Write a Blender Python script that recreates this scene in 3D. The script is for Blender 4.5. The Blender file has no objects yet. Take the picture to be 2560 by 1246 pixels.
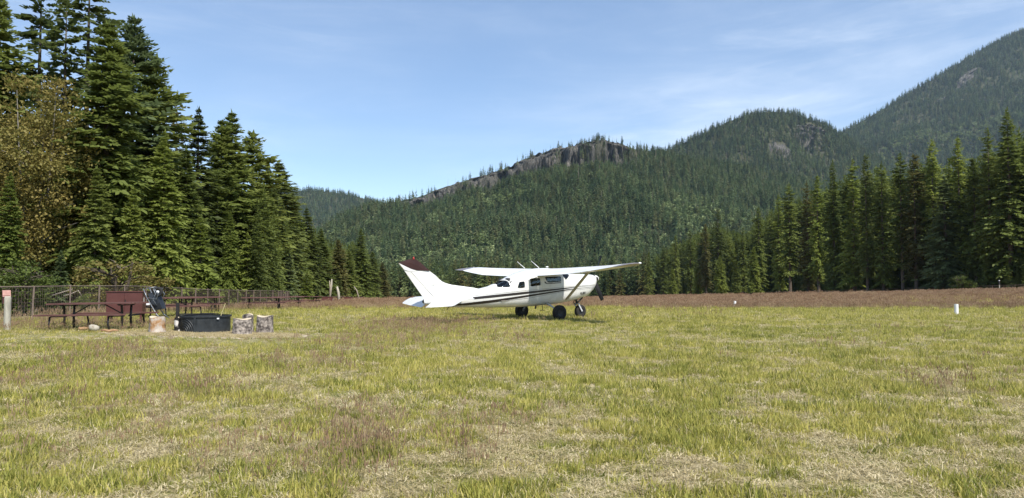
import bpy, bmesh, math, random
import numpy as np
from mathutils import Vector, Matrix, Euler

# ------------------------------------------------------------------ camera, sky, sun, exposure
SC = bpy.context.scene
COL = SC.collection
F, W0, H0, EYE, YH = 1849.0, 2560.0, 1246.0, 1.6, 702.4
PIT = math.atan((YH - H0 / 2) / F)
cam_d = bpy.data.cameras.new('camera')
cam = bpy.data.objects.new('camera', cam_d)
COL.objects.link(cam)
cam_d.sensor_width = 36.0
cam_d.lens = F / W0 * 36.0
cam_d.clip_start = 0.1
cam_d.clip_end = 30000
cam.location = (0, 0, EYE)
cam.rotation_euler = (math.pi / 2 + PIT, 0, 0)
SC.camera = cam
SUN_AZ = Vector((0.562, -0.827, 0)).normalized()      # horizontal direction towards the sun
SUN_EL = math.radians(54)
sun_dir = SUN_AZ * math.cos(SUN_EL) + Vector((0, 0, math.sin(SUN_EL)))
world = bpy.data.worlds.new('World')
SC.world = world
world.use_nodes = True
SKY_STRENGTH = 0.115
sun_l = bpy.data.lights.new('sun', 'SUN')
sun_l.energy = 4.6
sun_l.angle = math.radians(0.53)
sun_l.color = (1.0, 0.955, 0.88)
sun = bpy.data.objects.new('sun', sun_l)
COL.objects.link(sun)
sun.rotation_euler = sun_dir.to_track_quat('Z', 'Y').to_euler()
vs = SC.view_settings
vs.view_transform = 'Standard'
vs.look = 'None'
vs.gamma = 1.0
vs.use_curve_mapping = False
vs.exposure = 0.68
SC.cycles.use_denoising = True
SC.cycles.max_bounces = 6
SC.cycles.transparent_max_bounces = 8
SC.cycles.volume_bounces = 0
SC.cycles.use_adaptive_sampling = False


def build_world():
    nt = world.node_tree
    nt.nodes.clear()
    N, L = nt.nodes.new, nt.links.new
    out = N('ShaderNodeOutputWorld')
    bg = N('ShaderNodeBackground')
    bg.inputs['Strength'].default_value = SKY_STRENGTH
    sky = N('ShaderNodeTexSky')
    sky.sky_type = 'NISHITA'
    sky.sun_disc = False
    sky.sun_elevation = SUN_EL
    sky.sun_rotation = math.atan2(SUN_AZ.x, SUN_AZ.y)
    sky.altitude = 900
    sky.air_density = 1.0
    sky.dust_density = 0.2
    sky.ozone_density = 2.6
    tc = N('ShaderNodeTexCoord')
    # thin cirrus: project the direction on a high plane so streaks run in perspective
    sep = N('ShaderNodeSeparateXYZ'); L(tc.outputs['Generated'], sep.inputs[0])
    az_ = N('ShaderNodeMath'); az_.operation = 'ARCTAN2'; L(sep.outputs['X'], az_.inputs[0]); L(sep.outputs['Y'], az_.inputs[1])
    el_ = N('ShaderNodeMath'); el_.operation = 'ARCSINE'; L(sep.outputs['Z'], el_.inputs[0])
    cb = N('ShaderNodeCombineXYZ'); L(az_.outputs[0], cb.inputs[0]); L(el_.outputs[0], cb.inputs[1])

    def streak(rot, scale, nscale, lo, hi, seed, dist=0.5, rough=0.6):
        mp = N('ShaderNodeMapping')
        mp.inputs['Rotation'].default_value = (0, 0, rot)
        mp.inputs['Scale'].default_value = scale
        mp.inputs['Location'].default_value = (seed, seed * 1.7, seed)
        L(cb.outputs[0], mp.inputs['Vector'])
        n = N('ShaderNodeTexNoise')
        n.inputs['Scale'].default_value = nscale
        n.inputs['Detail'].default_value = 7
        n.inputs['Roughness'].default_value = rough
        n.inputs['Distortion'].default_value = dist
        L(mp.outputs[0], n.inputs['Vector'])
        r = N('ShaderNodeMapRange')
        r.interpolation_type = 'SMOOTHSTEP'
        r.inputs['From Min'].default_value = lo
        r.inputs['From Max'].default_value = hi
        L(n.outputs['Fac'], r.inputs['Value'])
        return r.outputs[0]
    a = streak(-0.50, (1.2, 6.0, 1), 1.5, 0.40, 0.82, 6.3, .6)
    b = streak(-0.18, (1.6, 9.0, 1), 1.9, 0.44, 0.82, 2.4, 1.1, 0.68)
    c = streak(-0.4, (1.3, 2.6, 1), 1.1, 0.20, 0.66, 4.2, 0.3, 0.5)
    m1 = N('ShaderNodeMath'); m1.operation = 'MULTIPLY'; m1.inputs[1].default_value = 0.75; L(b, m1.inputs[0])
    m2 = N('ShaderNodeMath'); m2.operation = 'ADD'; L(a, m2.inputs[0]); L(m1.outputs[0], m2.inputs[1])
    m3 = N('ShaderNodeMath'); m3.operation = 'MULTIPLY_ADD'; L(m2.outputs[0], m3.inputs[0]); L(c, m3.inputs[1]); m3.inputs[2].default_value = 0.0
    m4 = N('ShaderNodeMath'); m4.operation = 'MULTIPLY_ADD'; L(c, m4.inputs[0]); m4.inputs[1].default_value = 0.16; L(m3.outputs[0], m4.inputs[2])
    m5 = N('ShaderNodeMath'); m5.operation = 'MULTIPLY'; m5.use_clamp = True; m5.inputs[1].default_value = 0.42; L(m4.outputs[0], m5.inputs[0])
    mix = N('ShaderNodeMixRGB')
    mix.inputs['Color2'].default_value = (6.6, 7.1, 7.7, 1)
    L(m5.outputs[0], mix.inputs['Fac'])
    L(sky.outputs[0], mix.inputs['Color1'])
    L(mix.outputs[0], bg.inputs['Color'])
    L(bg.outputs[0], out.inputs['Surface'])


build_world()


# ------------------------------------------------------------------ small helpers
def ray(px, py):
    c, s = math.cos(PIT), math.sin(PIT)
    u, v = (px - W0 / 2) / F, (H0 / 2 - py) / F
    return Vector((u, c - v * s, s + v * c))


def at(px, py, depth):
    d = ray(px, py)
    return Vector((0, 0, EYE)) + d * (depth / d.y)


def xat(px, depth):
    return (px - W0 / 2) / F * depth


def hgt(py, depth):
    return at(W0 / 2, py, depth).z


def sstep(a, b, x):
    t = np.clip((np.asarray(x, float) - a) / (b - a), 0, 1)
    return t * t * (3 - 2 * t)


def _hash(ix, iy, seed):
    n = (ix.astype(np.int64) * 374761393 + iy.astype(np.int64) * 668265263 + seed * 982451653) & 0x7fffffff
    n = ((n ^ (n >> 13)) * 1274126177) & 0x7fffffff
    n = (n ^ (n >> 16)) & 0xffff
    return n / 65535.0


def vnoise(x, y, seed=0):
    x = np.asarray(x, float); y = np.asarray(y, float)
    ix, iy = np.floor(x), np.floor(y)
    fx, fy = x - ix, y - iy
    fx = fx * fx * (3 - 2 * fx); fy = fy * fy * (3 - 2 * fy)
    a = _hash(ix, iy, seed); b = _hash(ix + 1, iy, seed)
    c = _hash(ix, iy + 1, seed); d = _hash(ix + 1, iy + 1, seed)
    return (a * (1 - fx) + b * fx) * (1 - fy) + (c * (1 - fx) + d * fx) * fy


def fbm(x, y, seed=0, octv=4):
    s, amp, tot = 0, 0.5, 0
    for k in range(octv):
        s = s + amp * vnoise(np.asarray(x) * 2 ** k, np.asarray(y) * 2 ** k, seed + k * 17)
        tot += amp; amp *= 0.5
    return s / tot


GY = [-6000, 0, 8, 20, 31, 45, 60, 110, 200, 400, 700, 9000]
GZ = [0, 0, 0, .09, .09, -.18, -.42, -1.6, -3.9, -8.6, -14, -14]


def gz(X, Y):
    X = np.asarray(X, float); Y = np.asarray(Y, float)
    z = np.interp(Y, GY, GZ)
    z = z + 0.026 * np.clip(X - 20, 0, 90) * sstep(40, 100, Y)
    z = z + 0.11 * sstep(-5, -11, X) * sstep(42, 28, Y) * sstep(4, 14, Y)
    z = z + 0.05 * (fbm(X * .22, Y * .22, 5, 3) - .5)
    return z


def gzf(x, y):
    return float(gz(np.array([x]), np.array([y]))[0])


def tag(o, label=None, cat=None, group=None, kind=None):
    if label: o['label'] = label
    if cat: o['category'] = cat
    if group: o['group'] = group
    if kind: o['kind'] = kind
    return o


def empty(name, loc=(0, 0, 0), rz=0.0):
    o = bpy.data.objects.new(name, None)
    COL.objects.link(o)
    o.location = loc
    o.rotation_euler = (0, 0, rz)
    o.empty_display_size = 0.2
    return o


def link(name, me, mat=None, parent=None, smooth=False):
    if mat is not None and not me.materials:
        me.materials.append(mat)
    if smooth:
        me.polygons.foreach_set('use_smooth', [True] * len(me.polygons))
    o = bpy.data.objects.new(name, me)
    COL.objects.link(o)
    if parent is not None:
        o.parent = parent
    return o


def copy_tree(o, parent=None):
    c = o.copy()
    COL.objects.link(c)
    c.parent = parent
    for ch in o.children:
        copy_tree(ch, c)
    return c


def npmesh(name, verts, faces):
    """verts (n,3); faces (m,k) array of equal-sized polygons"""
    me = bpy.data.meshes.new(name)
    v = np.asarray(verts, np.float32); f = np.asarray(faces, np.int32)
    me.vertices.add(len(v)); me.vertices.foreach_set('co', v.ravel())
    k = f.shape[1]
    me.loops.add(f.size); me.loops.foreach_set('vertex_index', f.ravel())
    me.polygons.add(len(f))
    me.polygons.foreach_set('loop_start', np.arange(0, f.size, k, dtype=np.int32))
    me.polygons.foreach_set('loop_total', np.full(len(f), k, np.int32))
    me.update(calc_edges=True)
    return me


class MB:
    def __init__(self):
        self.v, self.f = [], []

    def add(self, vs_, fs_):
        b = len(self.v)
        self.v += [tuple(p) for p in vs_]
        self.f += [tuple(i + b for i in q) for q in fs_]
        return self

    def box(self, c, s, rot=None):
        x, y, z = s[0] / 2, s[1] / 2, s[2] / 2
        P = [Vector(p) for p in [(-x, -y, -z), (x, -y, -z), (x, y, -z), (-x, y, -z), (-x, -y, z), (x, -y, z), (x, y, z), (-x, y, z)]]
        if rot is not None:
            m = Euler(rot).to_matrix(); P = [m @ p for p in P]
        c = Vector(c)
        return self.add([p + c for p in P], [(0, 3, 2, 1), (4, 5, 6, 7), (0, 1, 5, 4), (1, 2, 6, 5), (2, 3, 7, 6), (3, 0, 4, 7)])

    def bar(self, a, b, w, t, up=(0, 0, 1)):
        a, b = Vector(a), Vector(b)
        d = (b - a).normalized(); u = Vector(up)
        s = d.cross(u)
        if s.length < 1e-4: s = d.cross(Vector((1, 0, 0)))
        s.normalize(); u = s.cross(d).normalized()
        P = []
        for p in (a, b):
            for i, j in ((-1, -1), (1, -1), (1, 1), (-1, 1)):
                P.append(p + s * (w / 2 * i) + u * (t / 2 * j))
        return self.add(P, [(0, 3, 2, 1), (4, 5, 6, 7), (0, 1, 5, 4), (1, 2, 6, 5), (2, 3, 7, 6), (3, 0, 4, 7)])

    def tube(self, pts, rad, n=8, cap=True):
        pts = [Vector(p) for p in pts]
        if not hasattr(rad, '__len__'): rad = [rad] * len(pts)
        P, Fs = [], []
        ref = None
        for i, p in enumerate(pts):
            d = (pts[min(i + 1, len(pts) - 1)] - pts[max(i - 1, 0)]).normalized()
            if ref is None:
                ref = Vector((0, 0, 1)) if abs(d.z) < .9 else Vector((1, 0, 0))
            s = d.cross(ref).normalized(); u = s.cross(d).normalized(); ref = u
            for k in range(n):
                t = 2 * math.pi * k / n
                P.append(p + s * (math.cos(t) * rad[i]) + u * (math.sin(t) * rad[i]))
        for i in range(len(pts) - 1):
            for k in range(n):
                k2 = (k + 1) % n
                Fs.append((i * n + k, i * n + k2, (i + 1) * n + k2, (i + 1) * n + k))
        if cap:
            Fs.append(tuple(range(n - 1, -1, -1)))
            Fs.append(tuple((len(pts) - 1) * n + k for k in range(n)))
        return self.add(P, Fs)

    def lathe(self, prof, c=(0, 0, 0), axis='Z', n=24, a0=0.0, a1=2 * math.pi, close=True):
        P, Fs = [], []
        m = n if close else n + 1
        for (r, h) in prof:
            for k in range(m):
                t = a0 + (a1 - a0) * k / n
                x, y = r * math.cos(t), r * math.sin(t)
                p = {'Z': (x, y, h), 'X': (h, x, y), 'Y': (x, h, y)}[axis]
                P.append((p[0] + c[0], p[1] + c[1], p[2] + c[2]))
        for i in range(len(prof) - 1):
            for k in range(n):
                k2 = (k + 1) % m
                Fs.append((i * m + k, i * m + k2, (i + 1) * m + k2, (i + 1) * m + k))
        return self.add(P, Fs)

    def grid(self, rows, close_u=False, flip=False):
        n = len(rows[0]); P = [p for r in rows for p in r]; Fs = []
        for i in range(len(rows) - 1):
            for k in range(n if close_u else n - 1):
                k2 = (k + 1) % n
                q = (i * n + k, i * n + k2, (i + 1) * n + k2, (i + 1) * n + k)
                Fs.append(q[::-1] if flip else q)
        return self.add(P, Fs)

    def mesh(self, name):
        me = bpy.data.meshes.new(name)
        me.from_pydata([tuple(p) for p in self.v], [], self.f)
        me.update()
        return me

    def build(self, name, mat, parent=None, smooth=False, fix=False):
        me = self.mesh(name)
        if fix:
            bm = bmesh.new(); bm.from_mesh(me)
            bmesh.ops.recalc_face_normals(bm, faces=bm.faces); bm.to_mesh(me); bm.free()
        return link(name, me, mat, parent, smooth)


def autosmooth(o, deg=35):
    me = o.data
    bm = bmesh.new(); bm.from_mesh(me)
    for e in bm.edges:
        if len(e.link_faces) == 2 and e.calc_face_angle(0) > math.radians(deg):
            e.smooth = False
    for f in bm.faces: f.smooth = True
    bm.to_mesh(me); bm.free()


# ------------------------------------------------------------------ materials
MATS = {}


def mat_new(name):
    m = bpy.data.materials.new(name)
    m.use_nodes = True
    nt = m.node_tree
    nt.nodes.clear()
    out = nt.nodes.new('ShaderNodeOutputMaterial')
    return m, nt, out


def ramp(nt, stops):
    r = nt.nodes.new('ShaderNodeValToRGB')
    e = r.color_ramp.elements
    while len(e) > 1: e.remove(e[-1])
    e[0].position = stops[0][0]; e[0].color = (*stops[0][1], 1)
    for p, c in stops[1:]:
        k = e.new(p); k.color = (*c, 1)
    return r


def noise(nt, scale, detail=4, rough=.55, vec=None, dist=0.0):
    n = nt.nodes.new('ShaderNodeTexNoise')
    n.inputs['Scale'].default_value = scale
    n.inputs['Detail'].default_value = detail
    n.inputs['Roughness'].default_value = rough
    n.inputs['Distortion'].default_value = dist
    if vec is not None: nt.links.new(vec, n.inputs['Vector'])
    return n


def pmat(name, stops, scale=6.0, rough=.6, metal=0.0, spec=.4, coords='Object', bump=0.0, bscale=30.0, detail=5, coat=0.0, stretch=None, rough_var=0.0):
    """principled with a noise-driven colour ramp and optional bump"""
    m, nt, out = mat_new(name)
    b = nt.nodes.new('ShaderNodeBsdfPrincipled')
    tc = nt.nodes.new('ShaderNodeTexCoord')
    vec = tc.outputs[coords]
    if stretch:
        mp = nt.nodes.new('ShaderNodeMapping'); mp.inputs['Scale'].default_value = stretch
        nt.links.new(vec, mp.inputs['Vector']); vec = mp.outputs[0]
    n = noise(nt, scale, detail, .6, vec)
    r = ramp(nt, stops)
    nt.links.new(n.outputs['Fac'], r.inputs[0])
    nt.links.new(r.outputs[0], b.inputs['Base Color'])
    b.inputs['Roughness'].default_value = rough
    b.inputs['Metallic'].default_value = metal
    b.inputs['Specular IOR Level'].default_value = spec
    b.inputs['Coat Weight'].default_value = coat
    if rough_var:
        mr = nt.nodes.new('ShaderNodeMapRange')
        mr.inputs['To Min'].default_value = rough - rough_var; mr.inputs['To Max'].default_value = rough + rough_var
        nt.links.new(n.outputs['Fac'], mr.inputs['Value']); nt.links.new(mr.outputs[0], b.inputs['Roughness'])
    if bump:
        n2 = noise(nt, bscale, 5, .6, vec)
        bp = nt.nodes.new('ShaderNodeBump'); bp.inputs['Strength'].default_value = bump; bp.inputs['Distance'].default_value = 0.02
        nt.links.new(n2.outputs['Fac'], bp.inputs['Height']); nt.links.new(bp.outputs[0], b.inputs['Normal'])
    nt.links.new(b.outputs[0], out.inputs[0])
    MATS[name] = m
    return m


def leafmat(name, cols, trans=.25, nscale=.35, rough=.6, var=.35, spec=.25):
    """foliage: colour varies per object/instance, in clumps, plus translucency"""
    m, nt, out = mat_new(name)
    L = nt.links.new
    geo = nt.nodes.new('ShaderNodeNewGeometry')
    oi = nt.nodes.new('ShaderNodeObjectInfo')
    n = noise(nt, nscale, 3, .6, geo.outputs['Position'])
    n2 = noise(nt, nscale * 9, 2, .5, geo.outputs['Position'])
    a = nt.nodes.new('ShaderNodeMath'); a.operation = 'MULTIPLY_ADD'; a.inputs[1].default_value = .55; a.inputs[2].default_value = 0
    L(n.outputs['Fac'], a.inputs[0])
    b_ = nt.nodes.new('ShaderNodeMath'); b_.operation = 'MULTIPLY_ADD'; b_.inputs[1].default_value = .35
    L(n2.outputs['Fac'], b_.inputs[0]); L(a.outputs[0], b_.inputs[2])
    c = nt.nodes.new('ShaderNodeMath'); c.operation = 'MULTIPLY_ADD'; c.inputs[1].default_value = var
    L(oi.outputs['Random'], c.inputs[0]); L(b_.outputs[0], c.inputs[2])
    d = nt.nodes.new('ShaderNodeMath'); d.operation = 'SUBTRACT'; d.inputs[1].default_value = var * .5 - .05
    L(c.outputs[0], d.inputs[0])
    k = len(cols)
    r = ramp(nt, [(0.18 + .64 * i / (k - 1), q) for i, q in enumerate(cols)])
    L(d.outputs[0], r.inputs[0])
    p = nt.nodes.new('ShaderNodeBsdfPrincipled')
    p.inputs['Roughness'].default_value = rough
    p.inputs['Specular IOR Level'].default_value = spec
    L(r.outputs[0], p.inputs['Base Color'])
    t = nt.nodes.new('ShaderNodeBsdfTranslucent')
    L(r.outputs[0], t.inputs['Color'])
    mx = nt.nodes.new('ShaderNodeMixShader'); mx.inputs[0].default_value = trans
    L(p.outputs[0], mx.inputs[1]); L(t.outputs[0], mx.inputs[2])
    L(mx.outputs[0], out.inputs[0])
    MATS[name] = m
    return m


leafmat('needle_dark', [(.054, .072, .021), (.104, .130, .035), (.170, .200, .056)], trans=.46)
leafmat('needle_mid', [(.078, .104, .024), (.148, .184, .042), (.235, .265, .066)], trans=.46)
leafmat('needle_light', [(.115, .150, .030), (.205, .250, .052), (.30, .335, .078)], trans=.46)
leafmat('needle_blue', [(.070, .102, .042), (.130, .170, .070), (.20, .24, .10)], trans=.46)
leafmat('needle_olive', [(.086, .086, .027), (.152, .146, .047), (.225, .208, .076)], trans=.46)
leafmat('maple_leaf', [(.105, .125, .032), (.185, .172, .044), (.255, .200, .058), (.32, .235, .080)], nscale=.5, trans=.38)
leafmat('shrub_leaf', [(.060, .085, .018), (.115, .150, .030), (.180, .200, .045)], nscale=.8, trans=.3)
leafmat('shrub_gold', [(.075, .085, .022), (.150, .130, .036), (.225, .175, .055)], nscale=.8, trans=.3)
leafmat('forest_far', [(0.041, 0.077, 0.033), (0.101, 0.152, 0.064), (0.192, 0.248, 0.106)], nscale=.007, var=.95, trans=.25)
leafmat('forest_near', [(0.049, 0.079, 0.030), (0.104, 0.146, 0.052), (0.181, 0.225, 0.080)], nscale=.03, var=.9, trans=.35)
leafmat('forest_dark', [(0.031, 0.054, 0.025), (0.064, 0.097, 0.042), (0.121, 0.160, 0.071)], nscale=.007, var=.95, trans=.25)
leafmat('forest_olive', [(0.077, 0.096, 0.040), (0.137, 0.158, 0.066), (0.209, 0.225, 0.100)], nscale=.007, var=.95, trans=.25)
leafmat('forest_aspen', [(0.104, 0.147, 0.054), (0.177, 0.224, 0.084), (0.256, 0.301, 0.132)], nscale=.02, var=.6, trans=.25)
pmat('bark', [(.3, (.045, .034, .026)), (.7, (.14, .11, .085))], scale=5, rough=.9, bump=.8, bscale=14, stretch=(3, 3, .6))
pmat('bark_grey', [(.3, (.12, .105, .09)), (.7, (.32, .29, .25))], scale=5, rough=.9, bump=.6, bscale=14, stretch=(3, 3, .6))
pmat('dead_wood', [(.3, (.16, .13, .105)), (.7, (.42, .36, .29))], scale=7, rough=.9, bump=.5, bscale=20, stretch=(3, 3, .5))
pmat('white_paint', [(.2, (.60, .59, .56)), (.75, (.68, .672, .645))], scale=1.6, rough=.28, spec=.5, coat=.25, rough_var=.06, detail=8)
pmat('wing_white', [(.2, (.62, .62, .605)), (.75, (.71, .708, .69))], scale=1.2, rough=.36, spec=.5, coat=.15, rough_var=.08, detail=8)
pmat('brown_paint', [(.3, (.026, .009, .007)), (.7, (.040, .014, .010))], scale=3, rough=.5, spec=.3)
pmat('stripe_dark', [(.3, (.014, .010, .009)), (.7, (.024, .017, .015))], scale=3, rough=.35, spec=.5)
pmat('tip_grey', [(.3, (.13, .105, .105)), (.7, (.20, .165, .16))], scale=3, rough=.3, spec=.6)
pmat('strut_tan', [(.3, (.36, .33, .28)), (.7, (.46, .43, .37))], scale=4, rough=.4)
pmat('gear_grey', [(.3, (.38, .39, .40)), (.7, (.52, .53, .54))], scale=4, rough=.35)
pmat('dark_metal', [(.3, (.010, .010, .011)), (.7, (.030, .030, .032))], scale=8, rough=.45, metal=.3)
pmat('tyre', [(.3, (.010, .010, .010)), (.7, (.028, .026, .024))], scale=14, rough=.85, bump=.3)
pmat('decal_grey', [(.3, (.50, .49, .46)), (.7, (.56, .55, .52))], scale=4, rough=.5)
pmat('decal_black', [(.3, (.015, .014, .013)), (.7, (.03, .028, .026))], scale=4, rough=.5)
pmat('seat_fabric', [(.3, (.06, .06, .062)), (.7, (.13, .13, .13))], scale=14, rough=.9)
pmat('cabin_trim', [(.3, (.16, .15, .13)), (.7, (.24, .22, .19))], scale=4, rough=.8)
pmat('beacon_red', [(.3, (.30, .03, .02)), (.7, (.42, .05, .03))], scale=4, rough=.2)
pmat('table_brown', [(.3, (.085, .036, .030)), (.7, (.165, .080, .066))], scale=5, rough=.55, bump=.2, bscale=30, stretch=(.6, 4, 4))
pmat('locker_brown', [(.25, (.075, .024, .020)), (.75, (.105, .036, .029))], scale=2.5, rough=.5, rough_var=.1)
pmat('frame_black', [(.3, (.012, .011, .011)), (.7, (.030, .026, .024))], scale=8, rough=.5)
pmat('fence_rust', [(.3, (.105, .075, .058)), (.7, (.21, .16, .125))], scale=12, rough=.75)
pmat('wire_rust', [(.3, (.060, .043, .034)), (.7, (.12, .09, .072))], scale=9, rough=.7)
pmat('old_post', [(.25, (.22, .205, .165)), (.75, (.46, .43, .35))], scale=4, rough=.9, bump=.6, bscale=14, stretch=(4, 4, .5))
pmat('pink_roof', [(.3, (.30, .16, .13)), (.7, (.42, .24, .20))], scale=8, rough=.8)
pmat('stump_bark', [(.36, (.050, .040, .036)), (.48, (.17, .145, .125)), (.60, (.33, .285, .245)), (.75, (.52, .455, .39))], scale=11, rough=.95, bump=1.0, bscale=12, detail=8)
pmat('stump_split', [(.32, (.13, .075, .04)), (.42, (.34, .19, .085)), (.54, (.40, .345, .29)), (.75, (.55, .49, .42))], scale=5, rough=.9, bump=.6, bscale=12)
pmat('cut_wood', [(.3, (.40, .32, .22)), (.7, (.62, .53, .39))], scale=9, rough=.9, bump=.4, bscale=25)
pmat('pale_log', [(.3, (.28, .25, .20)), (.7, (.48, .44, .36))], scale=6, rough=.9, bump=.4)
pmat('orange_wood', [(.3, (.24, .13, .060)), (.7, (.42, .27, .15))], scale=7, rough=.9, bump=.5)
pmat('char_white', [(.46, (.012, .010, .010)), (.52, (.62, .58, .54))], scale=3.6, rough=.9, detail=2)
pmat('steel_black', [(.3, (.014, .016, .018)), (.7, (.040, .046, .050))], scale=5, rough=.5, metal=.2, rough_var=.12)
pmat('barrow_grey', [(.3, (.014, .016, .020)), (.7, (.035, .040, .048))], scale=5, rough=.4, metal=.3)
pmat('barrow_tube', [(.3, (.10, .11, .125)), (.7, (.22, .235, .25))], scale=5, rough=.35, metal=.4)
pmat('marker_white', [(.3, (.72, .72, .71)), (.7, (.82, .82, .81))], scale=4, rough=.45)
pmat('white_plastic', [(.3, (.74, .74, .74)), (.7, (.82, .82, .82))], scale=4, rough=.4)
pmat('yellow_stick', [(.3, (.42, .36, .16)), (.7, (.55, .48, .25))], scale=8, rough=.8)


def glass_mat():
    m, nt, out = mat_new('window_glass')
    fr = nt.nodes.new('ShaderNodeFresnel'); fr.inputs[0].default_value = 1.5
    mul = nt.nodes.new('ShaderNodeMath'); mul.operation = 'MULTIPLY_ADD'; mul.inputs[1].default_value = 1.0; mul.inputs[2].default_value = 0.01
    nt.links.new(fr.outputs[0], mul.inputs[0])
    tr = nt.nodes.new('ShaderNodeBsdfTransparent'); tr.inputs[0].default_value = (.58, .64, .62, 1)
    gl = nt.nodes.new('ShaderNodeBsdfGlossy'); gl.inputs['Roughness'].default_value = .02
    mx = nt.nodes.new('ShaderNodeMixShader')
    nt.links.new(mul.outputs[0], mx.inputs[0]); nt.links.new(tr.outputs[0], mx.inputs[1]); nt.links.new(gl.outputs[0], mx.inputs[2])
    nt.links.new(mx.outputs[0], out.inputs[0])
    MATS['glass'] = m


glass_mat()


def wposn(nt):
    g = nt.nodes.new('ShaderNodeNewGeometry')
    return g.outputs['Position']


def ground_mat():
    m, nt, out = mat_new('meadow_ground')
    L = nt.links.new
    pos = wposn(nt)
    b = nt.nodes.new('ShaderNodeBsdfPrincipled')
    b.inputs['Roughness'].default_value = .95
    b.inputs['Specular IOR Level'].default_value = .1
    fine = noise(nt, 9.0, 6, .7, pos)
    litter = ramp(nt, [(.30, (.105, .085, .050)), (.48, (.25, .21, .125)), (.66, (.41, .35, .225))])
    L(fine.outputs['Fac'], litter.inputs[0])
    n2 = noise(nt, 1.1, 5, .65, pos)
    green = ramp(nt, [(.3, (.12, .125, .040)), (.7, (.22, .21, .075))])
    L(fine.outputs['Fac'], green.inputs[0])
    mr = nt.nodes.new('ShaderNodeMapRange'); mr.inputs['From Min'].default_value = .42; mr.inputs['From Max'].default_value = .58
    L(n2.outputs['Fac'], mr.inputs['Value'])
    mx = nt.nodes.new('ShaderNodeMixRGB'); L(mr.outputs[0], mx.inputs[0]); L(litter.outputs[0], mx.inputs[1]); L(green.outputs[0], mx.inputs[2])
    # unmown strip beyond the parking area: reddish seed heads and tan stems
    sep = nt.nodes.new('ShaderNodeSeparateXYZ'); L(pos, sep.inputs[0])
    nb = noise(nt, .12, 4, .6, pos)
    ya = nt.nodes.new('ShaderNodeMath'); ya.operation = 'MULTIPLY_ADD'; ya.inputs[1].default_value = 16; L(nb.outputs['Fac'], ya.inputs[0]); L(sep.outputs['Y'], ya.inputs[2])
    st = nt.nodes.new('ShaderNodeMapRange'); st.inputs['From Min'].default_value = 54; st.inputs['From Max'].default_value = 70
    L(ya.outputs[0], st.inputs['Value'])
    red = ramp(nt, [(.25, (.24, .16, .095)), (.5, (.31, .21, .125)), (.75, (.38, .30, .16))])
    n4 = noise(nt, .07, 7, .75, pos)
    L(n4.outputs['Fac'], red.inputs[0])
    mx2 = nt.nodes.new('ShaderNodeMixRGB'); L(st.outputs[0], mx2.inputs[0]); L(mx.outputs[0], mx2.inputs[1]); L(red.outputs[0], mx2.inputs[2])
    # forest floor where the trees stand
    at_ = nt.nodes.new('ShaderNodeAttribute'); at_.attribute_name = 'woods'
    mx3 = nt.nodes.new('ShaderNodeMixRGB'); mx3.inputs[2].default_value = (.045, .042, .022, 1)
    L(at_.outputs['Fac'], mx3.inputs[0]); L(mx2.outputs[0], mx3.inputs[1])
    L(mx3.outputs[0], b.inputs['Base Color'])
    bp = nt.nodes.new('ShaderNodeBump'); bp.inputs['Strength'].default_value = .7; bp.inputs['Distance'].default_value = .05
    L(fine.outputs['Fac'], bp.inputs['Height']); L(bp.outputs[0], b.inputs['Normal'])
    L(b.outputs[0], out.inputs[0])
    MATS['ground'] = m


def hill_mat():
    m, nt, out = mat_new('hill_slope')
    L = nt.links.new
    pos = wposn(nt)
    b = nt.nodes.new('ShaderNodeBsdfPrincipled')
    b.inputs['Roughness'].default_value = .95
    b.inputs['Specular IOR Level'].default_value = .1
    n1 = noise(nt, .03, 6, .7, pos)
    soil = ramp(nt, [(.3, (.035, .042, .022)), (.6, (.075, .075, .040)), (.75, (.13, .12, .07))])
    L(n1.outputs['Fac'], soil.inputs[0])
    mp = nt.nodes.new('ShaderNodeMapping'); mp.inputs['Scale'].default_value = (1, 1, .35); L(pos, mp.inputs['Vector'])
    n2 = noise(nt, .17, 8, .78, mp.outputs[0], .9)
    rock = ramp(nt, [(.38, (.014, .014, .014)), (.47, (.080, .078, .072)), (.56, (.165, .153, .135)), (.70, (.34, .295, .235))])  # near-black low end paints crevice shade into the rock colour
    L(n2.outputs['Fac'], rock.inputs[0])
    a = nt.nodes.new('ShaderNodeAttribute'); a.attribute_name = 'rock'
    mx = nt.nodes.new('ShaderNodeMixRGB'); L(a.outputs['Fac'], mx.inputs[0]); L(soil.outputs[0], mx.inputs[1]); L(rock.outputs[0], mx.inputs[2])
    L(mx.outputs[0], b.inputs['Base Color'])
    bp = nt.nodes.new('ShaderNodeBump'); bp.inputs['Strength'].default_value = 1.0; bp.inputs['Distance'].default_value = 6.0
    L(n2.outputs['Fac'], bp.inputs['Height']); L(bp.outputs[0], b.inputs['Normal'])
    L(b.outputs[0], out.inputs[0])
    MATS['hill'] = m


ground_mat()
hill_mat()

# ------------------------------------------------------------------ fence lines (world polylines)
LF = [(-260, 21.5), (-60, 23.3), (110, 25.2), (187, 27.0), (256, 28.9), (325, 31.0), (380, 33.0), (439, 35.5), (502, 39.0), (556, 42.6), (600, 46.3),
      (637, 50.0), (668, 53.6), (698, 57.6), (740, 74), (780, 106), (820, 145), (860, 200), (900, 300), (930, 420)]
LFENCE = [(xat(p, d), d) for p, d in LF]
RF = [(2760, 136), (2620, 144), (2500, 151), (2300, 178), (2100, 220), (1900, 290), (1700, 400), (1600, 480)]
RFENCE = [(xat(p, d), d) for p, d in RF]


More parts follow.
